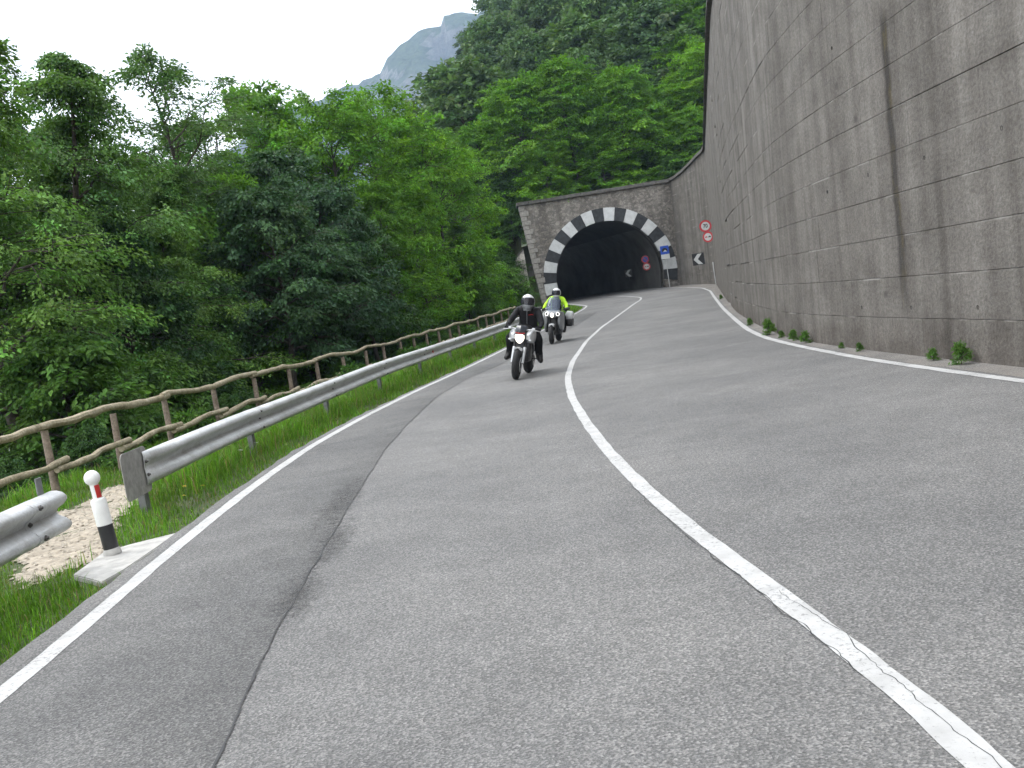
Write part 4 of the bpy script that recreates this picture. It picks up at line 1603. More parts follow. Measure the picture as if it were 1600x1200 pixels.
PR['shrub_a'] = grow(8, 2.6, 0.03, 1.35, 26, 5, 26, 0.10, (0.26, 0.2, 0.1), (0.058, 0.13, 0.028), (0.10, 0.20, 0.03), 'dome', (15, 70), 0.25, 0.4, 0.5, 0.035, svar=0.25)
PR['shrub_b'] = grow(9, 2.2, 0.03, 1.4, 24, 5, 26, 0.095, (0.26, 0.2, 0.1), G_DARK, (0.07, 0.15, 0.03), 'dome', (12, 66), 0.3, 0.45, 0.5, 0.035, svar=0.25)
PR['hornbeam_a'] = grow(10, 10, 0.04, 4.6, 46, 7, 34, 0.2, (0.72, 0.5, 0.12), (0.082, 0.195, 0.016), (0.16, 0.32, 0.022), 'dome', (4, 60), 0.18, 0.12, 0.55, 0.16, svar=0.24, spread=0.4)
PR['hornbeam_b'] = grow(11, 9, 0.04, 4.2, 42, 7, 34, 0.2, (0.7, 0.5, 0.12), (0.068, 0.17, 0.016), (0.135, 0.28, 0.022), 'dome', (4, 60), 0.18, 0.12, 0.55, 0.16, svar=0.24, spread=0.4)
PR['hill_a'] = grow(12, 10, 0.08, 3.4, 34, 5, 18, 0.36, (0.85, 0.65, 0.3), (0.062, 0.115, 0.05), (0.085, 0.15, 0.06), 'round', (10, 66), 0.2, 0.2, 0.6, 0.16, svar=0.2)
PR['hill_b'] = grow(13, 11, 0.06, 3.0, 34, 5, 18, 0.36, (0.85, 0.65, 0.3), (0.058, 0.104, 0.052), (0.082, 0.14, 0.066), 'flame', (16, 70), 0.2, 0.2, 0.6, 0.16, svar=0.2)
PR['hill_c'] = grow(14, 9, 0.06, 3.6, 34, 5, 18, 0.36, (0.85, 0.65, 0.3), (0.07, 0.13, 0.043), (0.1, 0.178, 0.048), 'dome', (8, 62), 0.2, 0.2, 0.6, 0.16, svar=0.2)
PR['fir'] = grow(15, 13, 0.04, 2.5, 60, 4, 14, 0.42, (0.55, 0.3, 0.1), (0.026, 0.042, 0.022), (0.036, 0.056, 0.026), 'cone', (-8, 35), 0.12, 0.35, 0.28, 0.16, svar=0.2, wob=0.006, irregular=0.2)
PR['weed'] = grow(16, 0.5, 0.02, 0.38, 16, 3, 8, 0.075, (0.11, 0.09, 0.05), (0.06, 0.14, 0.03), (0.10, 0.2, 0.03), 'dome', (12, 70), 0.2, 0.3, 0.42, 0.008, svar=0.25)

rt = random.Random(3)
# (x, y, height of the top above the road, kind, width, label, group)
TREES = [
    (-9.9, 20.5, 8.6, 'tall_a', 1.2, 'tall leafy tree cut off by the left edge, nearest of the roadside trees', None),
    (-9.8, 22.8, 9.0, 'tall_b', 1.2, 'tallest slender tree at the far left, white sky showing through its branches', None),
    (-10.8, 27.2, 8.3, 'tall_a', 1.15, 'slender mid green tree just right of the tallest one at far left', None),
    (-10.3, 32.0, 10.6, 'airy', 1.0, 'thin airy tree with open feathery top against the white sky', None),
    (-9.7, 36.5, 9.6, 'airy', 0.95, 'lower airy tree right of the feathery one, sparse crown', None),
    (-9.4, 29.8, 7.2, 'tall_a', 1.1, 'mid green tree filling the dip left of the airy feathery one', None),
    (-12.2, 24.8, 8.0, 'airy', 1.15, 'thin tree filling the gap behind the tallest one at far left', None),
    (-12.6, 29.8, 8.3, 'airy', 1.15, 'thin tree half hidden behind the slender one at far left', None),
    (-11.6, 34.2, 8.2, 'tall_b', 1.15, 'mid green tree seen behind the airy feathery one', None),
    (-8.4, 38.8, 8.0, 'locust_b', 1.0, 'green locust tree rising behind the dark bluish trees', None),
    (-9.0, 24.5, 5.2, 'maple_b', 0.9, 'low dark tree with drooping leaves below the airy one, behind the near fence', None),
    (-8.6, 28.2, 5.6, 'tall_b', 1.25, 'mid green tree with hanging sprays left of the dark bluish trees', None),
    (-8.3, 33.0, 6.7, 'locust_b', 0.85, 'yellowish green tree between the airy tree and the dark bluish tree', None),
    (-6.7, 31.0, 6.2, 'maple_a', 1.0, 'broad dark bluish green tree hanging over the fence', None),
    (-5.7, 35.2, 6.5, 'maple_a', 0.95, 'second dark bluish tree, right of the broad one over the fence', None),
    (-4.9, 38.4, 5.7, 'maple_b', 0.95, 'dark green tree at the right end of the bluish trees', None),
    (-9.3, 50.0, 13.4, 'locust_b', 0.85, 'tall locust tree with pointed open top left of the bright ones', None),
    (-10.6, 46.5, 11.6, 'airy', 1.2, 'airy tree top in front of the sky left of the bright locusts', None),
    (-6.2, 46.5, 11.3, 'locust_a', 0.9, 'bright yellow green locust tree, left one of the bright row', None),
    (-4.6, 52.0, 12.2, 'locust_a', 0.95, 'bright locust tree in the middle of the bright row, under the far mountain', None),
    (-2.9, 56.5, 11.7, 'locust_b', 0.85, 'tall bright locust tree in front of the rock mountain, right of the row', None),
    (-1.9, 60.5, 10.6, 'locust_a', 0.8, 'rightmost bright locust tree, its crown ending above the road', None),
    (-4.5, 43.0, 7.2, 'locust_b', 0.9, 'lower bright green tree in front of the bright locust row', None),
    (-3.3, 48.5, 7.4, 'locust_a', 0.75, 'lower yellow green tree beside the fence below the bright row', None),
    (-2.2, 58.0, 6.8, 'tall_b', 1.15, 'mid green bushy tree low beside the fence near the tunnel', None),
    (-1.0, 64.5, 6.4, 'locust_b', 0.9, 'leafy small tree left of the tunnel portal', None),
]
for (x, y, zt, kd, wd, lab, grp) in TREES:
    plant('tree', PR[kd], x, y, zt - float(ground(x, y)), rt.uniform(0, 6.28), lab, 'tree', grp, wide=wd, tilt=(rt.uniform(-.03, .03), rt.uniform(-.03, .03)))
# the wood behind them
for i, (x, y) in enumerate([(-13.5, 25.5), (-14.5, 30.5), (-13.2, 35.5), (-12.2, 40.5), (-14.5, 44), (-9.6, 41.5), (-7.6, 39.5), (-8.4, 44), (-12.5, 50), (-6.8, 53), (-8, 57), (-5.6, 60), (-4.2, 64), (-8.6, 64), (-3.0, 68), (-6.5, 70), (-11.5, 60), (-17.5, 36), (-19, 45)]):
    zt = rt.uniform(5.0, 7.0) if x < -12 else rt.uniform(6.5, 9.0)
    plant('tree', PR[('maple_b', 'tall_b', 'maple_a')[i % 3]], x, y, zt - float(ground(x, y)), rt.uniform(0, 6.28),
          ('dark tree', 'drooping green tree', 'bluish dark tree')[i % 3] + ' deep in the wood behind the ' + ('left' if i < 8 else 'middle' if i < 14 else 'farther') + ' roadside trees', 'tree', 'trees in the wood behind the fence', wide=rt.uniform(0.85, 1.1))
# undergrowth along and behind the fence
SHR = []
y = 13.0
while y < 62:
    for dd in (rt.uniform(4.6, 5.4), rt.uniform(6.0, 8.0)):
        x = float(xat(LEFT, y)) - dd
        SHR.append((x, y + rt.uniform(-.6, .6), (rt.uniform(0.7, 1.5) if dd < 5.5 else rt.uniform(1.2, 2.4)) * (0.62 if 22 < y < 42 else 1.0)))
    y += rt.uniform(2.2, 3.2)
for i, (x, y, h) in enumerate(SHR):
    plant('shrub', PR[('shrub_a', 'shrub_b', 'shrub_b')[i % 3]], x, y, h, rt.uniform(0, 6.28), ('bright leafed' if i % 3 == 0 else 'dark leafed') + (' low' if h < 1.5 else ' tall') + ' shrub behind the ' + ('near' if y < 25 else 'middle' if y < 42 else 'far') + ' stretch of the log fence', 'shrub',
          'undergrowth shrubs behind the fence', wide=rt.uniform(0.9, 1.25), stem='stem', top='foliage')
for (x, y, h, kd, lab) in [(0.4, 66.5, 3.6, 'shrub_a', 'large bright green bush left of the tunnel portal, above the log fence'),
                           (1.6, 71.0, 1.9, 'shrub_b', 'dark bush at the foot of the pale wing wall'),
                           (-0.9, 70.5, 4.6, 'shrub_a', 'tall bush a little left of the pale wing wall'),
                           (-0.6, 62.5, 2.4, 'shrub_a', 'low yellow green bush at the far end of the log fence'),
                           (-8.6, 19.2, 3.2, 'shrub_a', 'big leafy bush at the far left behind the near fence rail'),
                           (-8.4, 22.6, 2.8, 'shrub_a', 'bright leafed bush at the left, hanging towards the log fence'),
                           (-7.7, 25.5, 2.3, 'shrub_b', 'darker bush right of the bright leafed one, under the low dark tree')]:
    plant('bush', PR[kd], x, y, h, rt.uniform(0, 6.28), lab, 'bush', None, stem='stem', top='foliage', wide=1.1)
for i in range(13):
    y = 16 + i * 2.3 + rt.uniform(-.6, .6)
    x = float(xat(LEFT, y)) - rt.uniform(2.4, 3.9)
    plant('weed', PR['weed'], x, y, rt.uniform(0.35, 0.75), rt.uniform(0, 6.28), 'leafy green weed growing through the ' + ('near' if y < 24 else 'middle' if y < 33 else 'far') + ' stretch of the log fence', 'weed', 'weeds along the log fence',
          wide=1.15, stem='stem', top='foliage')
# weeds at the foot of the wall
for (x, y, h, lab) in [(10.0, 45.6, 0.35, 'farthest tiny weed at the foot of the retaining wall'),
                       (6.12, 25.0, 0.32, 'small weed at the wall foot left of the upright tuft'),
                       (5.44, 20.7, 0.55, 'upright green tuft at the wall foot, leftmost of the larger ones'),
                       (5.33, 19.4, 0.25, 'flat little weed just right of the upright tuft at the wall foot'),
                       (5.24, 18.3, 0.34, 'low spreading weed in the middle of the row at the wall foot'),
                       (5.16, 17.3, 0.36, 'dark small weed right of the low spreading one at the wall foot'),
                       (5.1, 15.3, 0.17, 'very small weed left of the bright round tuft'),
                       (5.07, 14.45, 0.22, 'bright round green tuft alone at the wall foot'),
                       (5.06, 11.95, 0.26, 'small weed left of the largest one at the wall foot'),
                       (5.05, 11.2, 0.42, 'largest weed at the wall foot on the right, partly dark')]:
    plant('weed', PR['weed'], x - 0.03, y, h * 0.52, rt.uniform(0, 6.28), lab, 'weed', 'weeds at the foot of the wall', z=float(zr(y)) + 0.07, wide=0.68, stem='stem', top='foliage')

# trees on top of and behind the portal
TOP = [(16.5, 78.5, 5.5, 'hornbeam_b', 'leafy tree tucked in the corner between portal and retaining wall'),
       (19.5, 82.5, 7.5, 'hornbeam_a', 'bright tree leaning over the retaining wall top behind the corner'),
       (21.5, 92.0, 8.5, 'hornbeam_b', 'green tree high beside the upper edge of the retaining wall'),
       (24.0, 99.0, 9.0, 'hornbeam_a', 'uppermost bright tree along the retaining wall edge'),
       (9.5, 78.0, 5.0, 'hornbeam_b', 'low spreading tree right above the crown of the arch'),
       (5.0, 77.8, 5.0, 'hornbeam_a', 'low spreading tree directly behind the left part of the coping'),
       (3.6, 79.5, 9.5, 'hornbeam_a', 'bright layered tree spilling over the left corner of the portal'),
       (7.8, 80.5, 10.3, 'hornbeam_a', 'largest bright layered tree above the middle of the tunnel arch'),
       (11.8, 80.0, 9.0, 'hornbeam_b', 'layered green tree above the right half of the arch'),
       (15.5, 82.5, 7.0, 'hornbeam_a', 'bright tree at the wall corner above the right end of the portal'),
       (0.2, 80.5, 7.5, 'hornbeam_b', 'darker layered tree hanging left of the portal'),
       (5.8, 85.5, 8.5, 'hornbeam_b', 'layered tree behind the largest one above the tunnel'),
       (12.6, 87.5, 8.0, 'hornbeam_a', 'bright tree up the bank behind the right half of the portal'),
       (18.5, 88.0, 8.5, 'hornbeam_a', 'yellow green tree beside the top edge of the retaining wall'),
       (-2.4, 76.5, 7.5, 'tall_b', 'mid green tree left of the pale wing wall')]
for (x, y, h, kd, lab) in TOP:
    z = float(hill(x, y)) if x > 2 else float(ground(x, y))
    plant('tree', PR[kd], x, y, h, rt.uniform(0, 6.28), lab, 'tree', None, z=z)
for i, (x, y, h) in enumerate([(3.3, 76.6, 1.5), (4.9, 76.7, 1.2), (6.4, 76.6, 1.4), (8.0, 76.8, 1.1), (9.7, 76.7, 1.3), (11.3, 76.7, 1.1), (12.8, 77.0, 1.2)]):
    plant('shrub', PR['shrub_a'], x, y, h, rt.uniform(0, 6.28), 'low green shrub growing along the top of the tunnel portal', 'shrub', 'shrubs on top of the portal', z=float(hill(x, y)) + 0.1, wide=1.5, stem='stem', top='foliage')

for i, (x, y, h) in enumerate([(14.6, 77.0, 2.6), (15.8, 76.6, 2.2), (17.0, 77.5, 3.0), (18.6, 79.0, 3.2), (20.2, 80.5, 3.4), (14.5, 79.5, 3.0)]):
    plant('shrub', PR[('shrub_a', 'shrub_b')[i % 2]], x, y, h, rt.uniform(0, 6.28), ('light' if i % 2 == 0 else 'dark') + ' shrub in the corner above the wing of the retaining wall', 'shrub',
          'shrubs above the wall corner', z=float(hill(x, y)), wide=1.3, stem='stem', top='foliage')
for i, (x, y, h) in enumerate([(0.2, 76.2, 2.6), (-1.8, 74.4, 3.0), (-3.8, 73.0, 3.0), (0.6, 78.0, 3.0), (-3.0, 77.0, 3.4), (1.9, 77.0, 2.6), (1.0, 76.0, 2.2), (-0.6, 77.2, 3.2), (1.6, 79.0, 3.6)]):
    plant('shrub', PR[('shrub_b', 'shrub_a')[i % 2]], x, y, h, rt.uniform(0, 6.28), ('dark' if i % 2 == 0 else 'light') + ' shrub on the bank left of the tunnel portal', 'shrub',
          'shrubs on the bank left of the portal', wide=1.4, stem='stem', top='foliage')

# wooded hillside: every tree an individual
def project(x, y, z):
    p, r = R(4.46), R(9.0)
    dz = z - 1.45
    D = y * math.cos(p) - dz * math.sin(p)
    Y = (y * math.sin(p) + dz * math.cos(p)) / D
    X = x / D
    return X * math.cos(r) - Y * math.sin(r), X * math.sin(r) + Y * math.cos(r)


rh = random.Random(9)
hill_n = 0
y = 90.0
while y < 246:
    step = 5.0 + (y - 90) * 0.018
    x = -60.0
    while x < 75:
        xx, yy = x + rh.uniform(-1.8, 1.8), y + rh.uniform(-1.8, 1.8)
        x += step
        gz = float(hill(xx, yy)) if xx > 2 else float(ground(xx, yy))
        if xx < -25 and gz < -4:
            continue
        u, v = project(xx, yy, gz + 9)
        if not (-0.24 < u < 0.215 and -0.1 < v < 0.47):
            continue
        conif = (yy > 185 and rh.random() < 0.75) or rh.random() < 0.06
        kd = 'fir' if conif else rh.choice(('hill_a', 'hill_b', 'hill_b', 'hill_c', 'hill_a'))
        lab, grp = (('dark fir tree on the upper wooded slope', 'firs on the wooded slope') if conif else
                    ('green broadleaf tree on the wooded slope above the tunnel', 'broadleaf trees on the wooded slope'))
        side = 'left' if u < -0.03 else ('middle' if u < 0.09 else 'right')
        lev = 'low' if v < 0.18 else ('halfway' if v < 0.28 else 'high')
        look = {'fir': 'dark pointed fir', 'hill_a': 'rounded green broadleaf tree', 'hill_b': 'slender grey green tree', 'hill_c': 'broad light green tree'}[kd]
        lab = f'{look} {lev} on the {side} of the wooded slope above the tunnel'
        if hill_n < 290:
            plant('fir_tree' if conif else 'tree', PR[kd], xx, yy, rh.uniform(8.0, 12.0) * (1.05 if conif else 1.0), rh.uniform(0, 6.28), lab, 'tree', grp, z=gz - 0.3, wide=rh.uniform(0.9, 1.25))
            hill_n += 1
    y += step * 0.92
print('hill trees', hill_n)

# ------------------------------------------------------------------ grass
def grass():
    rng = np.random.default_rng(8)
    def blades(n, y0, y1, d0, d1, hmin, hmax, w):
        yy = rng.uniform(y0, y1, n)
        dd = d0 + (d1 - d0) * rng.random(n)
        xx = xat(LEFT, yy) - dd
        keep = ~in_poly(xx + rng.normal(0, .05, n), yy + rng.normal(0, .08, n), GRAVEL)
        keep &= ~in_poly(xx, yy, [(-3.5, 7.35), (-3.56, 8.2), (-3.36, 8.36), (-2.98, 8.56), (-2.98, 7.0), (-3.1, 6.92)])
        # patchy: bare and lush spots
        pat = np.sin(xx * 2.1 + 1.3 * np.sin(yy * 1.1)) * np.sin(yy * 1.7 + xx) + 0.5 * np.sin(xx * 5 + yy * 4)
        keep &= rng.random(n) < 0.68 + 0.3 * pat + 0.25
        keep &= rng.random(n) < np.clip((dd - 0.15) / 0.15, 0.0, 1)
        xx, yy, dd, pat = xx[keep], yy[keep], dd[keep], pat[keep]
        n = len(xx)
        zz = ground(xx, yy) - 0.01
        h = rng.uniform(hmin, hmax, n) * (0.8 + 0.25 * pat) * np.clip(0.45 + (dd - 0.2) * 1.1, 0.4, 1.0)
        a = rng.uniform(0, 2 * np.pi, n)
        lean = np.abs(rng.normal(0, 0.5, n)) + 0.08
        dr = np.stack([np.cos(a), np.sin(a), 0 * a], -1)
        sdv = np.stack([-np.sin(a), np.cos(a), 0 * a], -1) * (w * rng.uniform(0.6, 1.3, n))[:, None]
        P = np.stack([xx, yy, zz], -1)
        up = np.array([0, 0, 1.0])
        mid = P + up * (h * 0.6)[:, None] + dr * (h * lean * 0.3)[:, None]
        tip = P + up * (h * (1 - 0.25 * lean))[:, None] + dr * (h * lean)[:, None]
        V = np.stack([P - sdv, P + sdv, mid + sdv * 0.7, mid - sdv * 0.7, tip], 1)
        base = np.array([(0.06, 0.145, 0.015)]) + np.array([(0.065, 0.105, 0.008)]) * rng.random((n, 1))
        dry = rng.random(n) < 0.12
        base[dry] = np.array([0.19, 0.165, 0.075])
        base *= np.exp(rng.normal(0, 0.24, (n, 1))) * (1 + 0.22 * pat[:, None] * np.array([[0.6, 1.0, 0.4]]))
        return V.reshape(-1, 3), n, np.repeat(base, 5, 0)
    Vs, Qs, Ts, Cs, off = [], [], [], [], 0
    for args in [(26000, 2.5, 8, 0.16, 2.4, 0.07, 0.22, 0.0035), (26000, 8, 15, 0.16, 4.6, 0.07, 0.22, 0.0045), (22000, 15, 26, 0.16, 4.8, 0.08, 0.26, 0.006),
                 (18000, 26, 42, 0.16, 4.8, 0.10, 0.28, 0.009), (11000, 42, 63, 0.16, 4.6, 0.12, 0.32, 0.013), (7000, 8, 26, 3.8, 7.5, 0.1, 0.35, 0.008), (2600, 60, 71, 0.25, 3.2, 0.15, 0.4, 0.016),
                 (9000, 10.4, 24, 0.75, 2.0, 0.24, 0.44, 0.006), (7000, 24, 45, 0.8, 2.3, 0.26, 0.5, 0.010), (3000, 45, 60, 0.8, 2.3, 0.3, 0.5, 0.014)]:
        V, n, c = blades(*args)
        i = np.arange(n)[:, None] * 5 + off
        Qs.append(i + np.array([[0, 1, 2, 3]]))
        Ts.append(i + np.array([[3, 2, 4]]))
        Vs.append(V)
        Cs.append(c)
        off += len(V)
    o = link_mesh('grass', np_mesh('grass', np.concatenate(Vs), np.concatenate(Qs), np.concatenate(Ts), np.concatenate(Cs)), M_GRASS)
    tag(o, 'green verge grass between the edge line and the log fence', 'grass', kind='stuff')


grass()
M_YEL = flat('yellow_petal', (0.7, 0.52, 0.02), 0.6)
M_WPET = flat('white_petal', (0.6, 0.6, 0.52), 0.6)
M_STEM = flat('flower_stem', (0.07, 0.14, 0.03), 0.6)


def flower(x, y, h, mat, label, r=0.02, umbel=False):
    f = empty('flower', (x, y, float(ground(x, y))), (0.1, 0.15, x * 7), label, 'flower')
    MB().tube([(0, 0, -0.02), (0.01, 0, h * .6), (0.0, 0.01, h)], [0.003, 0.0025, 0.002], 5).build('stem', M_STEM, f)
    mb = MB()
    for k in range(12):
        a = k * 2.4
        rr_ = r * (0.3 + 0.7 * (k / 12))
        c = Vector((math.cos(a) * rr_, math.sin(a) * rr_, h + (0.004 if umbel else 0.006 * (1 - k / 12))))
        mb.add([c + Vector((-0.006, -0.004, 0)), c + Vector((0.006, -0.004, 0.002)), c + Vector((0.007, 0.005, 0)), c + Vector((-0.005, 0.006, 0.003))], [(0, 1, 2, 3)])
    mb.build('blossom', mat, f)


flower(-3.52, 10.25, 0.2, M_YEL, 'yellow flower in the verge grass, left one of three beside the rail post', 0.022)
flower(-3.44, 9.98, 0.14, M_YEL, 'yellow flower in the verge grass, lowest of the three beside the rail post', 0.02)
flower(-3.3, 10.2, 0.18, M_YEL, 'yellow flower in the verge grass, right one of the three beside the rail post', 0.022)
for i, (x, y, lab) in enumerate([(-5.0, 14.6, 'small white flower head in the grass between bollard and fence'), (-3.5, 12.4, 'pale flower head under the guard rail near its flared end'),
                                 (-3.45, 13.0, 'second pale flower head under the guard rail, slightly farther')]):
    flower(x, y, 0.26, M_WPET, lab, 0.035, True)

# ------------------------------------------------------------------ motorcycles and riders
M_TYRE = flat('tyre_rubber', (0.018, 0.018, 0.019), 0.8, var=0.3, scale=30)
M_RIM = flat('cast_rim', (0.05, 0.05, 0.055), 0.4, 0.7)
M_SILVER = flat('silver_paint', (0.52, 0.53, 0.54), 0.3, 0.35, var=0.06, coat=0.5)
M_GREYP = flat('grey_paint', (0.25, 0.26, 0.27), 0.32, 0.3, var=0.06, coat=0.4)
M_BWHITE = flat('white_paint', (0.6, 0.61, 0.62), 0.3, var=0.05, coat=0.4)
M_ENGINE = flat('engine_metal', (0.06, 0.06, 0.062), 0.45, 0.6, var=0.4)
M_CHROME = flat('fork_metal', (0.55, 0.55, 0.55), 0.28, 0.85)
M_MOTORBLK = flat('black_trim', (0.014, 0.014, 0.015), 0.4, var=0.3)
M_LEATHER = flat('black_leather', (0.012, 0.012, 0.014), 0.7, spec=0.25, var=0.45, scale=9, bumpy=0.4)
M_TEXTILE = flat('black_textile', (0.012, 0.0125, 0.014), 0.9, spec=0.15, var=0.4, scale=8, bumpy=0.4)
M_BOOT = flat('boot_leather', (0.015, 0.014, 0.014), 0.5, var=0.3)
M_HIVIS = flat('hi_vis_fabric', (0.42, 0.72, 0.02), 0.75, var=0.15, scale=8, bumpy=0.3)
M_SKIN = flat('skin', (0.45, 0.24, 0.17), 0.55, var=0.08)
M_REDPIPE = flat('red_trim', (0.42, 0.025, 0.02), 0.5)
M_DISC = flat('brake_disc', (0.35, 0.35, 0.35), 0.35, 0.8)


def lamp_mat(name, col, e):
    m, nt, b = new_mat(name)
    b.inputs['Base Color'].default_value = (*col, 1)
    b.inputs['Emission Color'].default_value = (*col, 1)
    b.inputs['Emission Strength'].default_value = e
    b.inputs['Roughness'].default_value = 0.2
    return m


M_LAMP = lamp_mat('lit_headlamp', (1.0, 0.93, 0.82), 0.75)
M_LAMP2 = lamp_mat('lit_ring_lamp', (1.0, 0.97, 0.92), 0.8)


def screen_mat(name, tint, k):
    m, nt, b = new_mat(name)
    b.inputs['Base Color'].default_value = (*tint, 1)
    b.inputs['Roughness'].default_value = 0.08
    t = N(nt, 'ShaderNodeBsdfTransparent')
    t.inputs[0].default_value = (0.75, 0.8, 0.88, 1)
    mx = N(nt, 'ShaderNodeMixShader')
    mx.inputs[0].default_value = k
    nt.links.new(t.outputs[0], mx.inputs[1])
    nt.links.new(b.outputs[0], mx.inputs[2])
    nt.links.new(mx.outputs[0], nt.nodes['Material Output'].inputs[0])
    return m


M_SCREEN = screen_mat('windscreen', (0.16, 0.19, 0.25), 0.42)
M_SMOKE = flat('smoked_plastic', (0.05, 0.055, 0.065), 0.18, var=0.1)
M_VISOR = screen_mat('visor', (0.03, 0.03, 0.035), 0.62)


def wheel(root, y, r, w, name):
    wl_ = empty(name, (0, y, r))
    wl_.parent = root
    n = 12
    prof = []
    for i in range(n + 1):
        a = math.pi * (-0.08 + 1.16 * i / n)
        prof.append((r - w * 0.62 + w * 0.62 * math.sin(a), -w * 0.5 * math.cos(a)))
    prof = [(r - w * 0.8, -w * 0.42)] + prof + [(r - w * 0.8, w * 0.42), (r - w * 0.8, -w * 0.42)]
    MB().lathe(prof, 'X', n=40).build('tyre', M_TYRE, wl_, smooth=True, sharp=60)
    mb = MB()
    rr_ = r - w * 0.78
    mb.lathe([(rr_, -w * .4), (rr_ + .006, -w * .4), (rr_ + .006, w * .4), (rr_, w * .4), (rr_ - .03, 0), (rr_, -w * .4)], 'X', n=32)
    mb.lathe([(0, -.05), (.045, -.05), (.045, .05), (0, .05)], 'X', n=14)
    for k in range(5):
        a = k * 2 * math.pi / 5
        mb.tube([(0, math.cos(a) * .03, math.sin(a) * .03), (0, math.cos(a) * (rr_ - .01), math.sin(a) * (rr_ - .01))], [0.02, 0.014], 6)
    mb.build('rim', M_RIM, wl_, smooth=True)
    for s in (-1, 1):
        MB().lathe([(.07, -.0025), (.15, -.0025), (.15, .0025), (.07, .0025), (.07, -.0025)], 'X', (s * (w * .5 + .012), 0, 0), n=28).build('brake_disc', M_DISC, wl_)
    return wl_


def ell(c, s, n=14, m=10, M=None):
    """ellipsoid rings for MB.loft"""
    rings = []
    for i in range(m + 1):
        a = math.pi * i / m
        rr_ = max(math.sin(a), 0.02)
        ring = []
        for k in range(n):
            t_ = 2 * math.pi * k / n
            p = Vector((c[0] + s[0] * rr_ * math.cos(t_), c[1] + s[1] * rr_ * math.sin(t_), c[2] + s[2] * math.cos(a)))
            ring.append(M @ p if M is not None else p)
        rings.append(ring)
    return rings


def section(y, w, z0, z1, p=2.6, n=18):
    """superellipse ring at station y"""
    out = []
    for k in range(n):
        t_ = 2 * math.pi * k / n
        c, s = math.cos(t_), math.sin(t_)
        out.append(Vector((w * math.copysign(abs(c) ** (2 / p), c), y, (z0 + z1) / 2 + (z1 - z0) / 2 * math.copysign(abs(s) ** (2 / p), s))))
    return out


def mirror(root, s, base, head, sz):
    mr = MB().tube([(s * base[0], base[1], base[2]), (s * (base[0] + head[0]) / 2, (base[1] + head[1]) / 2 + .02, (base[2] + head[2]) / 2 + .03), (s * head[0], head[1], head[2])], 0.008, 6).build('mirror', M_MOTORBLK, root, smooth=True)
    MB().loft(ell((s * head[0], head[1], head[2]), sz)).build('mirror_head', M_MOTORBLK, mr, smooth=True)


def fork(root, x, top, bottom, lower_mat, name='fork_leg'):
    t_, b_ = Vector((x, *top)), Vector((x, *bottom))
    k = t_.lerp(b_, 0.5)
    leg = MB().tube([t_, k], 0.024, 10).build(name, M_MOTORBLK, root, smooth=True)
    MB().tube([k, b_], [0.034, 0.03], 10).build('slider', lower_mat, leg, smooth=True)


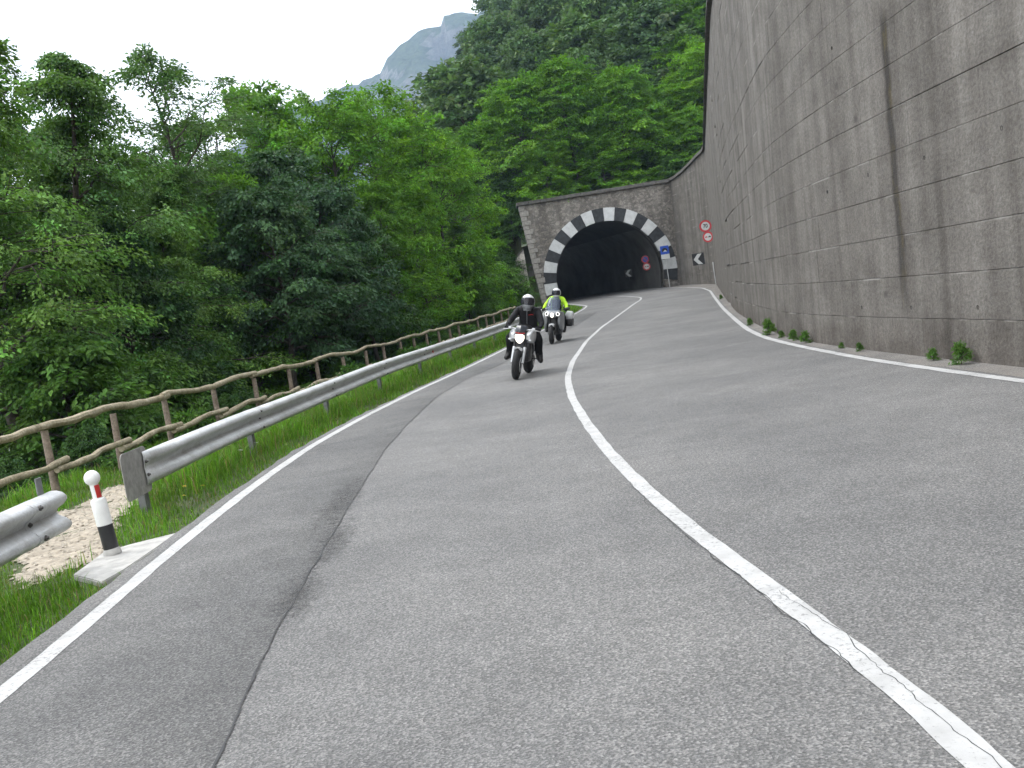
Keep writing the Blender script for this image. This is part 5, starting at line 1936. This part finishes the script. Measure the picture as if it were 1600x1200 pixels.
def naked_bike(loc, rz, lean, label):
    b = empty('motorcycle', loc, (0, lean, rz), label, 'motorcycle')
    wheel(b, 0.71, 0.30, 0.125, 'front_wheel')
    wheel(b, -0.71, 0.31, 0.18, 'rear_wheel')
    for s in (-1, 1):
        fork(b, s * 0.105, (0.40, 0.92), (0.70, 0.33), M_SILVER)
    # front mudguard
    mb = MB()
    rings = []
    for i in range(9):
        a = R(78 + 8 * i)
        cy, cz = 0.71 + math.cos(a) * 0.325, 0.30 + math.sin(a) * 0.325
        n_ = Vector((0, math.cos(a), math.sin(a)))
        rings.append([Vector((x_, cy, cz)) + n_ * h for x_, h in ((-.078, -.05), (-.07, .0), (-.03, .018), (.03, .018), (.07, 0), (.078, -.05), (.06, -.04), (0, .008), (-.06, -.04))])
    mb.loft(rings).build('front_mudguard', M_SILVER, b, smooth=True)
    # headlamp: shield-shaped glass in a dark shell
    M = Matrix.Translation((0, 0.60, 0.805)) @ Matrix.Rotation(R(-14), 4, 'X')
    outl = [(-.095, .07), (-.06, .085), (.06, .085), (.095, .07), (.1, .01), (.07, -.06), (.02, -.105), (-.02, -.105), (-.07, -.06), (-.1, .01)]
    hl = MB().loft([[M @ Vector((x_ * k, y_, z_ * k)) for x_, z_ in outl] for k, y_ in ((0.6, -.13), (1.02, -.06), (1.1, 0.0), (1.06, .012))]).build('headlamp', M_MOTORBLK, b, smooth=True, sharp=60)
    MB().loft([[M @ Vector((x_ * k, y_, z_ * k)) for x_, z_ in outl] for k, y_ in ((0.97, 0.0), (0.95, .03), (0.75, .052), (0.3, .06))]).build('lens', M_LAMP, hl, smooth=True)
    # little flyscreen with a red lower edge
    rings = []
    for y_, z_, w_ in ((0.60, .925, .085), (0.575, .975, .11), (0.535, 1.035, .105), (0.52, 1.05, .09)):
        rings.append([Vector((x_ * w_, y_ - abs(x_) * 0.05 + d, z_)) for x_, d in ((-1, 0), (-.5, .02), (0, .028), (.5, .02), (1, 0), (.5, .008), (0, .014), (-.5, .008))])
    MB().loft(rings).build('flyscreen', M_SMOKE, b, smooth=True)
    MB().tube([(-.09, .60, .908), (0, .63, .9), (.09, .60, .908)], 0.011, 6).build('red_trim', M_REDPIPE, b, smooth=True)
    # silver air scoops either side of the lamp
    for s in (-1, 1):
        rings = []
        for y_, w_, z0, z1, xo in ((0.52, .04, .76, .87, .15), (0.44, .075, .71, .94, .165), (0.25, .085, .70, .98, .18), (0.05, .06, .78, .98, .165), (-.02, .02, .86, .94, .13)):
            rings.append([p_ + Vector((s * xo, 0, 0)) for p_ in section(y_, w_, z0, z1)])
        MB().loft(rings).build('tank_scoop', M_SILVER, b, smooth=True)
    MB().loft([section(y_, w_, z0, z1) for y_, w_, z0, z1 in ((.28, .06, .84, .95), (.2, .13, .78, 1.02), (0, .15, .76, 1.05), (-.12, .13, .76, 1.0), (-.24, .08, .76, .86))]).build('tank', M_MOTORBLK, b, smooth=True)
    MB().loft([section(y_, w_, z0, z1) for y_, w_, z0, z1 in ((-.16, .1, .77, .83), (-.3, .14, .76, .83), (-.5, .14, .79, .86), (-.75, .11, .84, .93), (-.88, .05, .89, .95))]).build('seat', M_LEATHER, b, smooth=True)
    MB().loft([section(y_, w_, z0, z1) for y_, w_, z0, z1 in ((-.2, .1, .66, .77), (-.5, .11, .70, .79), (-.8, .08, .8, .87), (-.95, .03, .86, .9))]).build('tail', M_MOTORBLK, b, smooth=True)
    mb = MB().box((0, .06, .48), (.30, .40, .34), bevel=.05).box((0, .18, .66), (.34, .22, .22), bevel=.05)
    mb.box((0, .34, .56), (.32, .05, .30), bevel=.01)
    mb.build('engine', M_ENGINE, b, smooth=True)
    for s in (-1, 1):
        MB().tube([(s * .06, .42, .82), (s * .16, .2, .76), (s * .17, -.1, .62), (s * .12, -.3, .46)], .026, 8).build('frame_tube', M_MOTORBLK, b, smooth=True)
        MB().tube([(s * .1, -.28, .46), (s * .11, -.71, .31)], [.035, .028], 8).build('swingarm', M_ENGINE, b, smooth=True)
        MB().tube([(s * .13, -.2, .36), (s * .3, -.2, .355)], .013, 6).build('foot_peg', M_ENGINE, b)
    MB().tube([(.08, .3, .5), (.1, .32, .32), (.12, .0, .26), (.16, -.3, .3), (.2, -.75, .5)], [.025, .025, .03, .05, .055], 10).build('exhaust', M_CHROME, b, smooth=True)
    hb = MB().tube([(-.36, .33, .985), (-.25, .40, .99), (-.1, .42, .965), (.1, .42, .965), (.25, .40, .99), (.36, .33, .985)], .012, 8).build('handlebar', M_CHROME, b, smooth=True)
    for s in (-1, 1):
        MB().tube([(s * .25, .40, .99), (s * .36, .33, .985)], .019, 8).build('grip', M_MOTORBLK, hb, smooth=True)
        MB().tube([(s * .22, .43, .97), (s * .3, .44, .96), (s * .375, .40, .95)], .009, 6).build('lever', M_CHROME, hb, smooth=True)
        MB().box((s * .235, .45, .99), (.06, .05, .05), bevel=.012).build('reservoir', M_BWHITE, hb)
        MB().tube([(s * .08, .56, .78), (s * .17, .57, .775)], .009, 6).build('indicator_stalk', M_MOTORBLK, b)
        MB().loft(ell((s * .2, .575, .775), (.035, .022, .02))).build('indicator', M_BWHITE, b, smooth=True)
    return b


def tourer(loc, rz, lean, label):
    b = empty('motorcycle', loc, (0, lean, rz), label, 'motorcycle')
    wheel(b, 0.78, 0.30, 0.125, 'front_wheel')
    wheel(b, -0.78, 0.31, 0.18, 'rear_wheel')
    for s in (-1, 1):
        fork(b, s * 0.1, (0.52, 0.85), (0.78, 0.30), M_MOTORBLK)
    rings = []
    for i in range(9):
        a = R(66 + 9 * i)
        n_ = Vector((0, math.cos(a), math.sin(a)))
        c = Vector((0, .78, .30)) + n_ * .325
        rings.append([c + Vector((x_, 0, 0)) + n_ * h for x_, h in ((-.085, -.07), (-.08, .0), (-.035, .022), (.035, .022), (.08, 0), (.085, -.07), (.065, -.05), (0, .008), (-.065, -.05))])
    MB().loft(rings).build('front_mudguard', M_BWHITE, b, smooth=True)
    # main fairing in two cheeks and a nose
    nose = [section(y_, w_, z0, z1, 2.4, 22) for y_, w_, z0, z1 in ((.80, .05, .86, .93), (.75, .15, .83, .99), (.66, .23, .82, 1.04), (.52, .29, .82, 1.07), (.36, .28, .84, 1.05))]
    MB().loft(nose).build('nose_fairing', M_GREYP, b, smooth=True)
    for s in (-1, 1):
        rings = []
        for y_, w_, z0, z1, xo in ((.66, .03, .62, .84, .20), (.55, .06, .46, .92, .235), (.32, .06, .38, 1.0, .265), (.1, .05, .40, .98, .26), (-.06, .03, .52, .86, .23)):
            rings.append([p_ + Vector((s * xo, 0, 0)) for p_ in section(y_, w_, z0, z1)])
        MB().loft(rings).build('side_fairing', M_GREYP, b, smooth=True)
    MB().box((0, .50, .62), (.34, .06, .38), bevel=.02).build('radiator', M_MOTORBLK, b)
    # lamps: a centre lens between two bright rings
    MB().loft(ell((0, .785, .895), (.06, .04, .075))).build('headlamp', M_LAMP, b, smooth=True)
    for s in (-1, 1):
        M = Matrix.Translation((s * .165, .715, .935)) @ Matrix.Rotation(R(-s * 18), 4, 'Z')
        rl = MB().lathe([(.038, .0), (.062, .0), (.06, .035), (.04, .035), (.038, 0)], 'Y', n=20, M=M).build('ring_lamp', M_LAMP2, b, smooth=True)
        MB().lathe([(0, .03), (.038, .03), (.038, .0), (0, 0)], 'Y', n=16, M=M).build('lens', M_MOTORBLK, rl)
    # windscreen, a curved clear sheet
    rings = []
    for y_, z_, w_ in ((.70, 1.04, .2), (.60, 1.18, .23), (.48, 1.34, .21), (.40, 1.45, .15)):
        o_ = [Vector((w_ * math.sin(R(a)), y_ + .16 * (math.cos(R(a)) - 1), z_)) for a in range(-75, 76, 15)]
        i_ = [p_ - Vector((0, .006, 0)) for p_ in reversed(o_)]
        rings.append(o_ + i_)
    MB().loft(rings).build('windscreen', M_SCREEN, b, smooth=True)
    for s in (-1, 1):
        mirror(b, s, (.27, .50, 1.02), (.44, .47, 1.10), (.085, .03, .045))
    MB().loft([section(y_, w_, z0, z1) for y_, w_, z0, z1 in ((.36, .12, .84, 1.02), (.1, .18, .80, 1.08), (-.1, .14, .80, 1.0), (-.2, .09, .8, .88))]).build('tank', M_GREYP, b, smooth=True)
    MB().loft([section(y_, w_, z0, z1) for y_, w_, z0, z1 in ((-.14, .11, .77, .85), (-.35, .16, .77, .85), (-.6, .17, .82, .92), (-.9, .13, .86, .94), (-1.0, .06, .88, .93))]).build('seat', M_LEATHER, b, smooth=True)
    MB().loft([section(y_, w_, z0, z1) for y_, w_, z0, z1 in ((-.1, .12, .62, .78), (-.5, .15, .66, .8), (-.95, .12, .78, .88), (-1.1, .05, .82, .88))]).build('tail', M_SILVER, b, smooth=True)
    MB().box((0, .06, .45), (.38, .5, .34), bevel=.06).build('engine', M_ENGINE, b, smooth=True)
    for s in (-1, 1):
        pn = MB().box((s * .37, -.66, .62), (.23, .54, .24), bevel=.05).build('pannier', M_MOTORBLK, b, smooth=True)
        MB().loft([section(y_, w_, z0, z1, 3.2) for y_, w_, z0, z1 in ((-.40, .09, .76, .88), (-.425, .122, .72, .95), (-.66, .13, .72, .99), (-.9, .122, .72, .95), (-.93, .09, .76, .88))]).build('lid', M_BWHITE, pn, smooth=True).location = (s * .37, 0, 0)
        MB().tube([(s * .13, -.12, .36), (s * .32, -.12, .355)], .013, 6).build('foot_peg', M_ENGINE, b)
    MB().tube([(-.06, -.28, .46), (-.09, -.78, .31)], [.05, .045], 8).build('swingarm', M_ENGINE, b, smooth=True)
    MB().tube([(.14, .1, .28), (.2, -.3, .3), (.24, -.9, .42)], [.03, .05, .06], 10).build('exhaust', M_CHROME, b, smooth=True)
    hb = MB().tube([(-.38, .22, 1.04), (-.3, .30, 1.06), (-.12, .36, 1.04), (.12, .36, 1.04), (.3, .30, 1.06), (.38, .22, 1.04)], .012, 8).build('handlebar', M_MOTORBLK, b, smooth=True)
    for s in (-1, 1):
        MB().tube([(s * .3, .30, 1.06), (s * .39, .21, 1.04)], .019, 8).build('grip', M_MOTORBLK, hb, smooth=True)
    return b


def skin_figure(name, J, E, mats, pick, parent):
    me = bpy.data.meshes.new(name)
    names = list(J)
    me.from_pydata([J[k][0] for k in names], [], [])
    bm = bmesh.new()
    bm.from_mesh(me)
    bm.verts.ensure_lookup_table()
    for a, b_ in E:
        bm.edges.new((bm.verts[names.index(a)], bm.verts[names.index(b_)]))
    bm.to_mesh(me)
    bm.free()
    o = bpy.data.objects.new(name, me)
    COL.objects.link(o)
    o.modifiers.new('skin', 'SKIN').use_smooth_shade = True
    if not me.skin_vertices:
        with bpy.context.temp_override(object=o, active_object=o):
            bpy.ops.mesh.customdata_skin_add()
    for k, sv in zip(names, me.skin_vertices[0].data):
        r_ = J[k][1]
        sv.radius = r_ if isinstance(r_, tuple) else (r_, r_)
        sv.use_root = (k == 'pelvis')
    s = o.modifiers.new('sub', 'SUBSURF')
    s.levels = s.render_levels = 2
    bpy.context.view_layer.update()
    m2 = bpy.data.meshes.new_from_object(o.evaluated_get(bpy.context.evaluated_depsgraph_get()))
    bpy.data.objects.remove(o)
    for m in mats:
        m2.materials.append(m)
    for p in m2.polygons:
        p.use_smooth = True
        p.material_index = pick(p.center)
    r = bpy.data.objects.new(name, m2)
    COL.objects.link(r)
    r.parent = parent
    return r


def glove(root, s, grip_a, grip_b, wrist):
    """palm behind the grip, four fingers wrapped over it, thumb under"""
    a, b_ = Vector(grip_a), Vector(grip_b)
    ax = (b_ - a).normalized()
    c = a.lerp(b_, 0.5)
    w = Vector(wrist)
    back = (w - c)
    back = (back - ax * back.dot(ax)).normalized()
    up = Vector((0, 0, 1))
    up = (up - ax * up.dot(ax)).normalized()
    mb = MB()
    mb.loft([[w.lerp(c + back * .045 + up * .012, k) + ax * (wd * x_) + up * (.022 * y_) for x_, y_ in ((-1, -.6), (-.6, -1), (.6, -1), (1, -.6), (1, .6), (.6, 1), (-.6, 1), (-1, .6))]
             for k, wd in ((0, .03), (.5, .038), (1, .044))])
    for i, ln in enumerate((1.0, 1.1, 1.05, .85)):
        o_ = c + ax * (-.036 + .024 * i)
        pts = []
        for k in range(6):
            th = R(-30 + 46 * k * ln)
            pts.append(o_ + (back * math.cos(th) + up * math.sin(th)) * .031 + (-back * .004 * k))
        mb.tube(pts, [.0115, .0115, .011, .0105, .010, .009], 6)
    th0 = c - ax * (.05 if s > 0 else -.05)
    mb.tube([w.lerp(c, .55) - ax * .03 * s, th0 + back * .028 - up * .012, th0 - back * .01 - up * .03], [.013, .012, .01], 6)
    mb.build('glove', M_LEATHER, root, smooth=True)


HS = 1.14


def helmet(root, c, shell, chin, spots=None, yaw=0.0, tilt=0.0, face=True):
    M = Matrix.Translation(c) @ Matrix.Rotation(yaw, 4, 'Z') @ Matrix.Rotation(tilt, 4, 'X')
    h = empty('helmet', (0, 0, 0))
    h.parent = root
    n, m_ = 32, 20
    def pt(az, el, k=1.0):
        x_, y_, z_ = math.cos(el) * math.sin(az), math.cos(el) * math.cos(az), math.sin(el)
        chin_ = max(0, math.cos(az)) * max(0, -z_)
        k = k * HS
        return Vector((.125 * x_ * k * (1 - .12 * max(0, -z_)), (.15 * y_ + .045 * chin_) * k, .145 * z_ * k))
    vs_, fs, mi = [], [], []
    els = [R(-62 + 152 * i / m_) for i in range(m_ + 1)]
    for e in els:
        for k in range(n):
            vs_.append(M @ pt(2 * math.pi * k / n, e))
    mb = MB()
    for i in range(m_):
        for k in range(n):
            az = (360 * (k + .5) / n + 180) % 360 - 180
            el_ = math.degrees((els[i] + els[i + 1]) / 2)
            if abs(az) < 66 and -20 < el_ < 28:
                continue                                  # the eye opening
            mat = 1 if (el_ < -22 or (spots and spots(az, el_))) else 0
            n0 = len(mb.v)
            mb.f.append((i * n + k, i * n + (k + 1) % n, (i + 1) * n + (k + 1) % n, (i + 1) * n + k))
            mb.mi.append(mat)
    mb.v = [tuple(v) for v in vs_]
    sh = mb.build('shell', [shell, chin], h, smooth=True, sharp=60)
    MB().loft([[M @ pt(R(a), R(e), k) for a, k in [(x_, 1.03) for x_ in range(-72, 73, 8)] + [(x_, 1.01) for x_ in range(72, -73, -8)]] for e in (-22, -10, 2, 14, 26, 31)]).build('visor', M_VISOR, h, smooth=True)
    hd = MB().loft(ell((0, 0.02, -.02), (.082, .098, .115), 16, 12, M))
    hd.loft(ell((0, .118, -.03), (.013, .018, .028), 8, 6, M))                                      # nose
    hd.build('face', M_SKIN, h, smooth=True)
    ey = MB()
    for s in (-1, 1):
        ey.loft(ell((s * .032, .105, .0), (.014, .009, .008), 8, 6, M))
    ey.build('eyes', M_MOTORBLK, h, smooth=True)
    MB().lathe([(.075, -.17), (.09, -.11), (.07, -.09)], n=16, M=M).build('collar', chin, h, smooth=True)
    return h


def rider(loc, rz, lean, label, P, mats, pick, gripz):
    r = empty('person', loc, (0, lean, rz), label, 'person')
    J = {'pelvis': (P['pelvis'], (.165, .135)), 'belly': (P['belly'], (.155, .125)), 'chest': (P['chest'], (.185, .13)), 'neck': (P['neck'], (.075, .075)), 'head': (P['head'], (.06, .06))}
    E_ = [('pelvis', 'belly'), ('belly', 'chest'), ('chest', 'neck'), ('neck', 'head')]
    for s, t_ in ((-1, 'l'), (1, 'r')):
        f = lambda k: (s * P[k][0], P[k][1], P[k][2])
        for k, rad in (('shoulder', .085), ('elbow', .062), ('wrist', .043), ('hip', .115), ('knee', .095), ('ankle', .07), ('heel', .055), ('toe', .05)):
            J[k + t_] = (f(k), rad)
        E_ += [('chest', 'shoulder' + t_), ('shoulder' + t_, 'elbow' + t_), ('elbow' + t_, 'wrist' + t_), ('pelvis', 'hip' + t_), ('hip' + t_, 'knee' + t_), ('knee' + t_, 'ankle' + t_), ('ankle' + t_, 'heel' + t_), ('ankle' + t_, 'toe' + t_)]
    skin_figure('body', J, E_, mats, pick, r)
    for s in (-1, 1):
        g0, g1 = P['grip']
        glove(r, s, (s * g0[0], g0[1], g0[2]), (s * g1[0], g1[1], g1[2]), (s * P['wrist'][0], P['wrist'][1], P['wrist'][2]))
    return r


HEAD = math.pi - 0.2
L1, L2 = R(-13.5), R(-9.5)
B1, B2 = (0.225, 20.2, 0.0), (1.57, 32.04, float(zr(32.0)))
naked_bike(B1, HEAD, L1, 'silver and black naked motorcycle in front with its single headlamp lit')
tourer(B2, HEAD, L2, 'silver touring motorcycle behind with windscreen, three lamps and white topped panniers')
P1 = dict(pelvis=(0, -.30, .93), belly=(0, -.25, 1.09), chest=(0, -.15, 1.26), neck=(0, -.08, 1.40), head=(0, -.05, 1.47), shoulder=(.205, -.13, 1.31), elbow=(.325, .05, 1.08),
          wrist=(.325, .285, 1.02), hip=(.13, -.26, .88), knee=(.30, .14, .77), ankle=(.285, -.13, .42), heel=(.29, -.2, .36), toe=(.375, .02, .315), grip=((.25, .40, .99), (.36, .33, .985)))
p1 = rider(B1, HEAD, L1, 'rider in black jacket and trousers with white and black helmet on the front motorcycle', P1, [M_LEATHER, M_TEXTILE, M_BOOT], lambda c: 2 if c.z < .47 else (1 if c.z < .95 else 0), 1.0)
helmet(p1, (0, -.02, 1.485), M_BWHITE, M_GREYP, lambda a, e: (28 < e < 36 and abs(a) < 40) or (abs(abs(a) - 80) < 10 and e < 0), 0.12, R(6))
MB().tube([(-.03, -.022, 1.235), (-.09, -.03, 1.25), (-.13, -.06, 1.24)], [.012, .02, .008], 6, squash=0.5).build('red_badge', M_REDPIPE, p1, smooth=True)
for s in (-1, 1):
    MB().tube([(s * .09, -.10, 1.405), (s * .16, -.11, 1.395), (s * .235, -.12, 1.365)], [.006, .009, .005], 6).build('shoulder_piping', M_GREYP, p1, smooth=True)
MB().tube([(0, .005, 1.36), (0, .0, 1.26), (0, -.085, 1.12), (0, -.13, 1.0)], .006, 6).build('zip', M_GREYP, p1, smooth=True)
P2 = dict(pelvis=(0, -.34, .95), belly=(0, -.31, 1.12), chest=(0, -.24, 1.31), neck=(0, -.19, 1.46), head=(0, -.17, 1.53), shoulder=(.205, -.22, 1.37), elbow=(.345, -.06, 1.17),
          wrist=(.36, .16, 1.075), hip=(.12, -.30, .90), knee=(.27, .10, .80), ankle=(.26, -.14, .44), heel=(.265, -.21, .38), toe=(.29, .02, .34), grip=((.30, .30, 1.06), (.39, .21, 1.04)))
p2 = rider(B2, HEAD, L2, 'rider in yellow green high visibility jacket with white helmet on the rear motorcycle', P2, [M_HIVIS, M_TEXTILE, M_BOOT],
           lambda c: 2 if c.z < .47 else (1 if c.z < .97 or (abs(c.x) < .15 and c.z < 1.36 and c.y > -.28) else 0), 1.06)
helmet(p2, (0, -.14, 1.565), M_BWHITE, M_BWHITE, lambda a, e: (e > 30 and -50 < a < 0) or (abs(abs(a) - 78) < 10 and -20 < e < 25), -0.1, R(2))

# ------------------------------------------------------------------ air
def haze():
    mb = MB()
    x0, x1, y0, y1, z0, z1 = -1250, 1250, -120, 1950, -75, 620
    vs_ = [(x, y, z) for x in (x0, x1) for y in (y0, y1) for z in (z0, z1)]
    mb.add(vs_, [(0, 1, 3, 2), (4, 6, 7, 5), (0, 4, 5, 1), (2, 3, 7, 6), (0, 2, 6, 4), (1, 5, 7, 3)])
    m = bpy.data.materials.new('haze_air')
    m.use_nodes = True
    nt = m.node_tree
    nt.nodes.remove(nt.nodes['Principled BSDF'])
    v = N(nt, 'ShaderNodeVolumePrincipled')
    v.inputs['Color'].default_value = (0.52, 0.72, 1.0, 1)
    v.inputs['Density'].default_value = 0.00027
    v.inputs['Anisotropy'].default_value = 0.2
    nt.links.new(v.outputs[0], nt.nodes['Material Output'].inputs['Volume'])
    tag(mb.build('haze', m), kind='stuff')


haze()
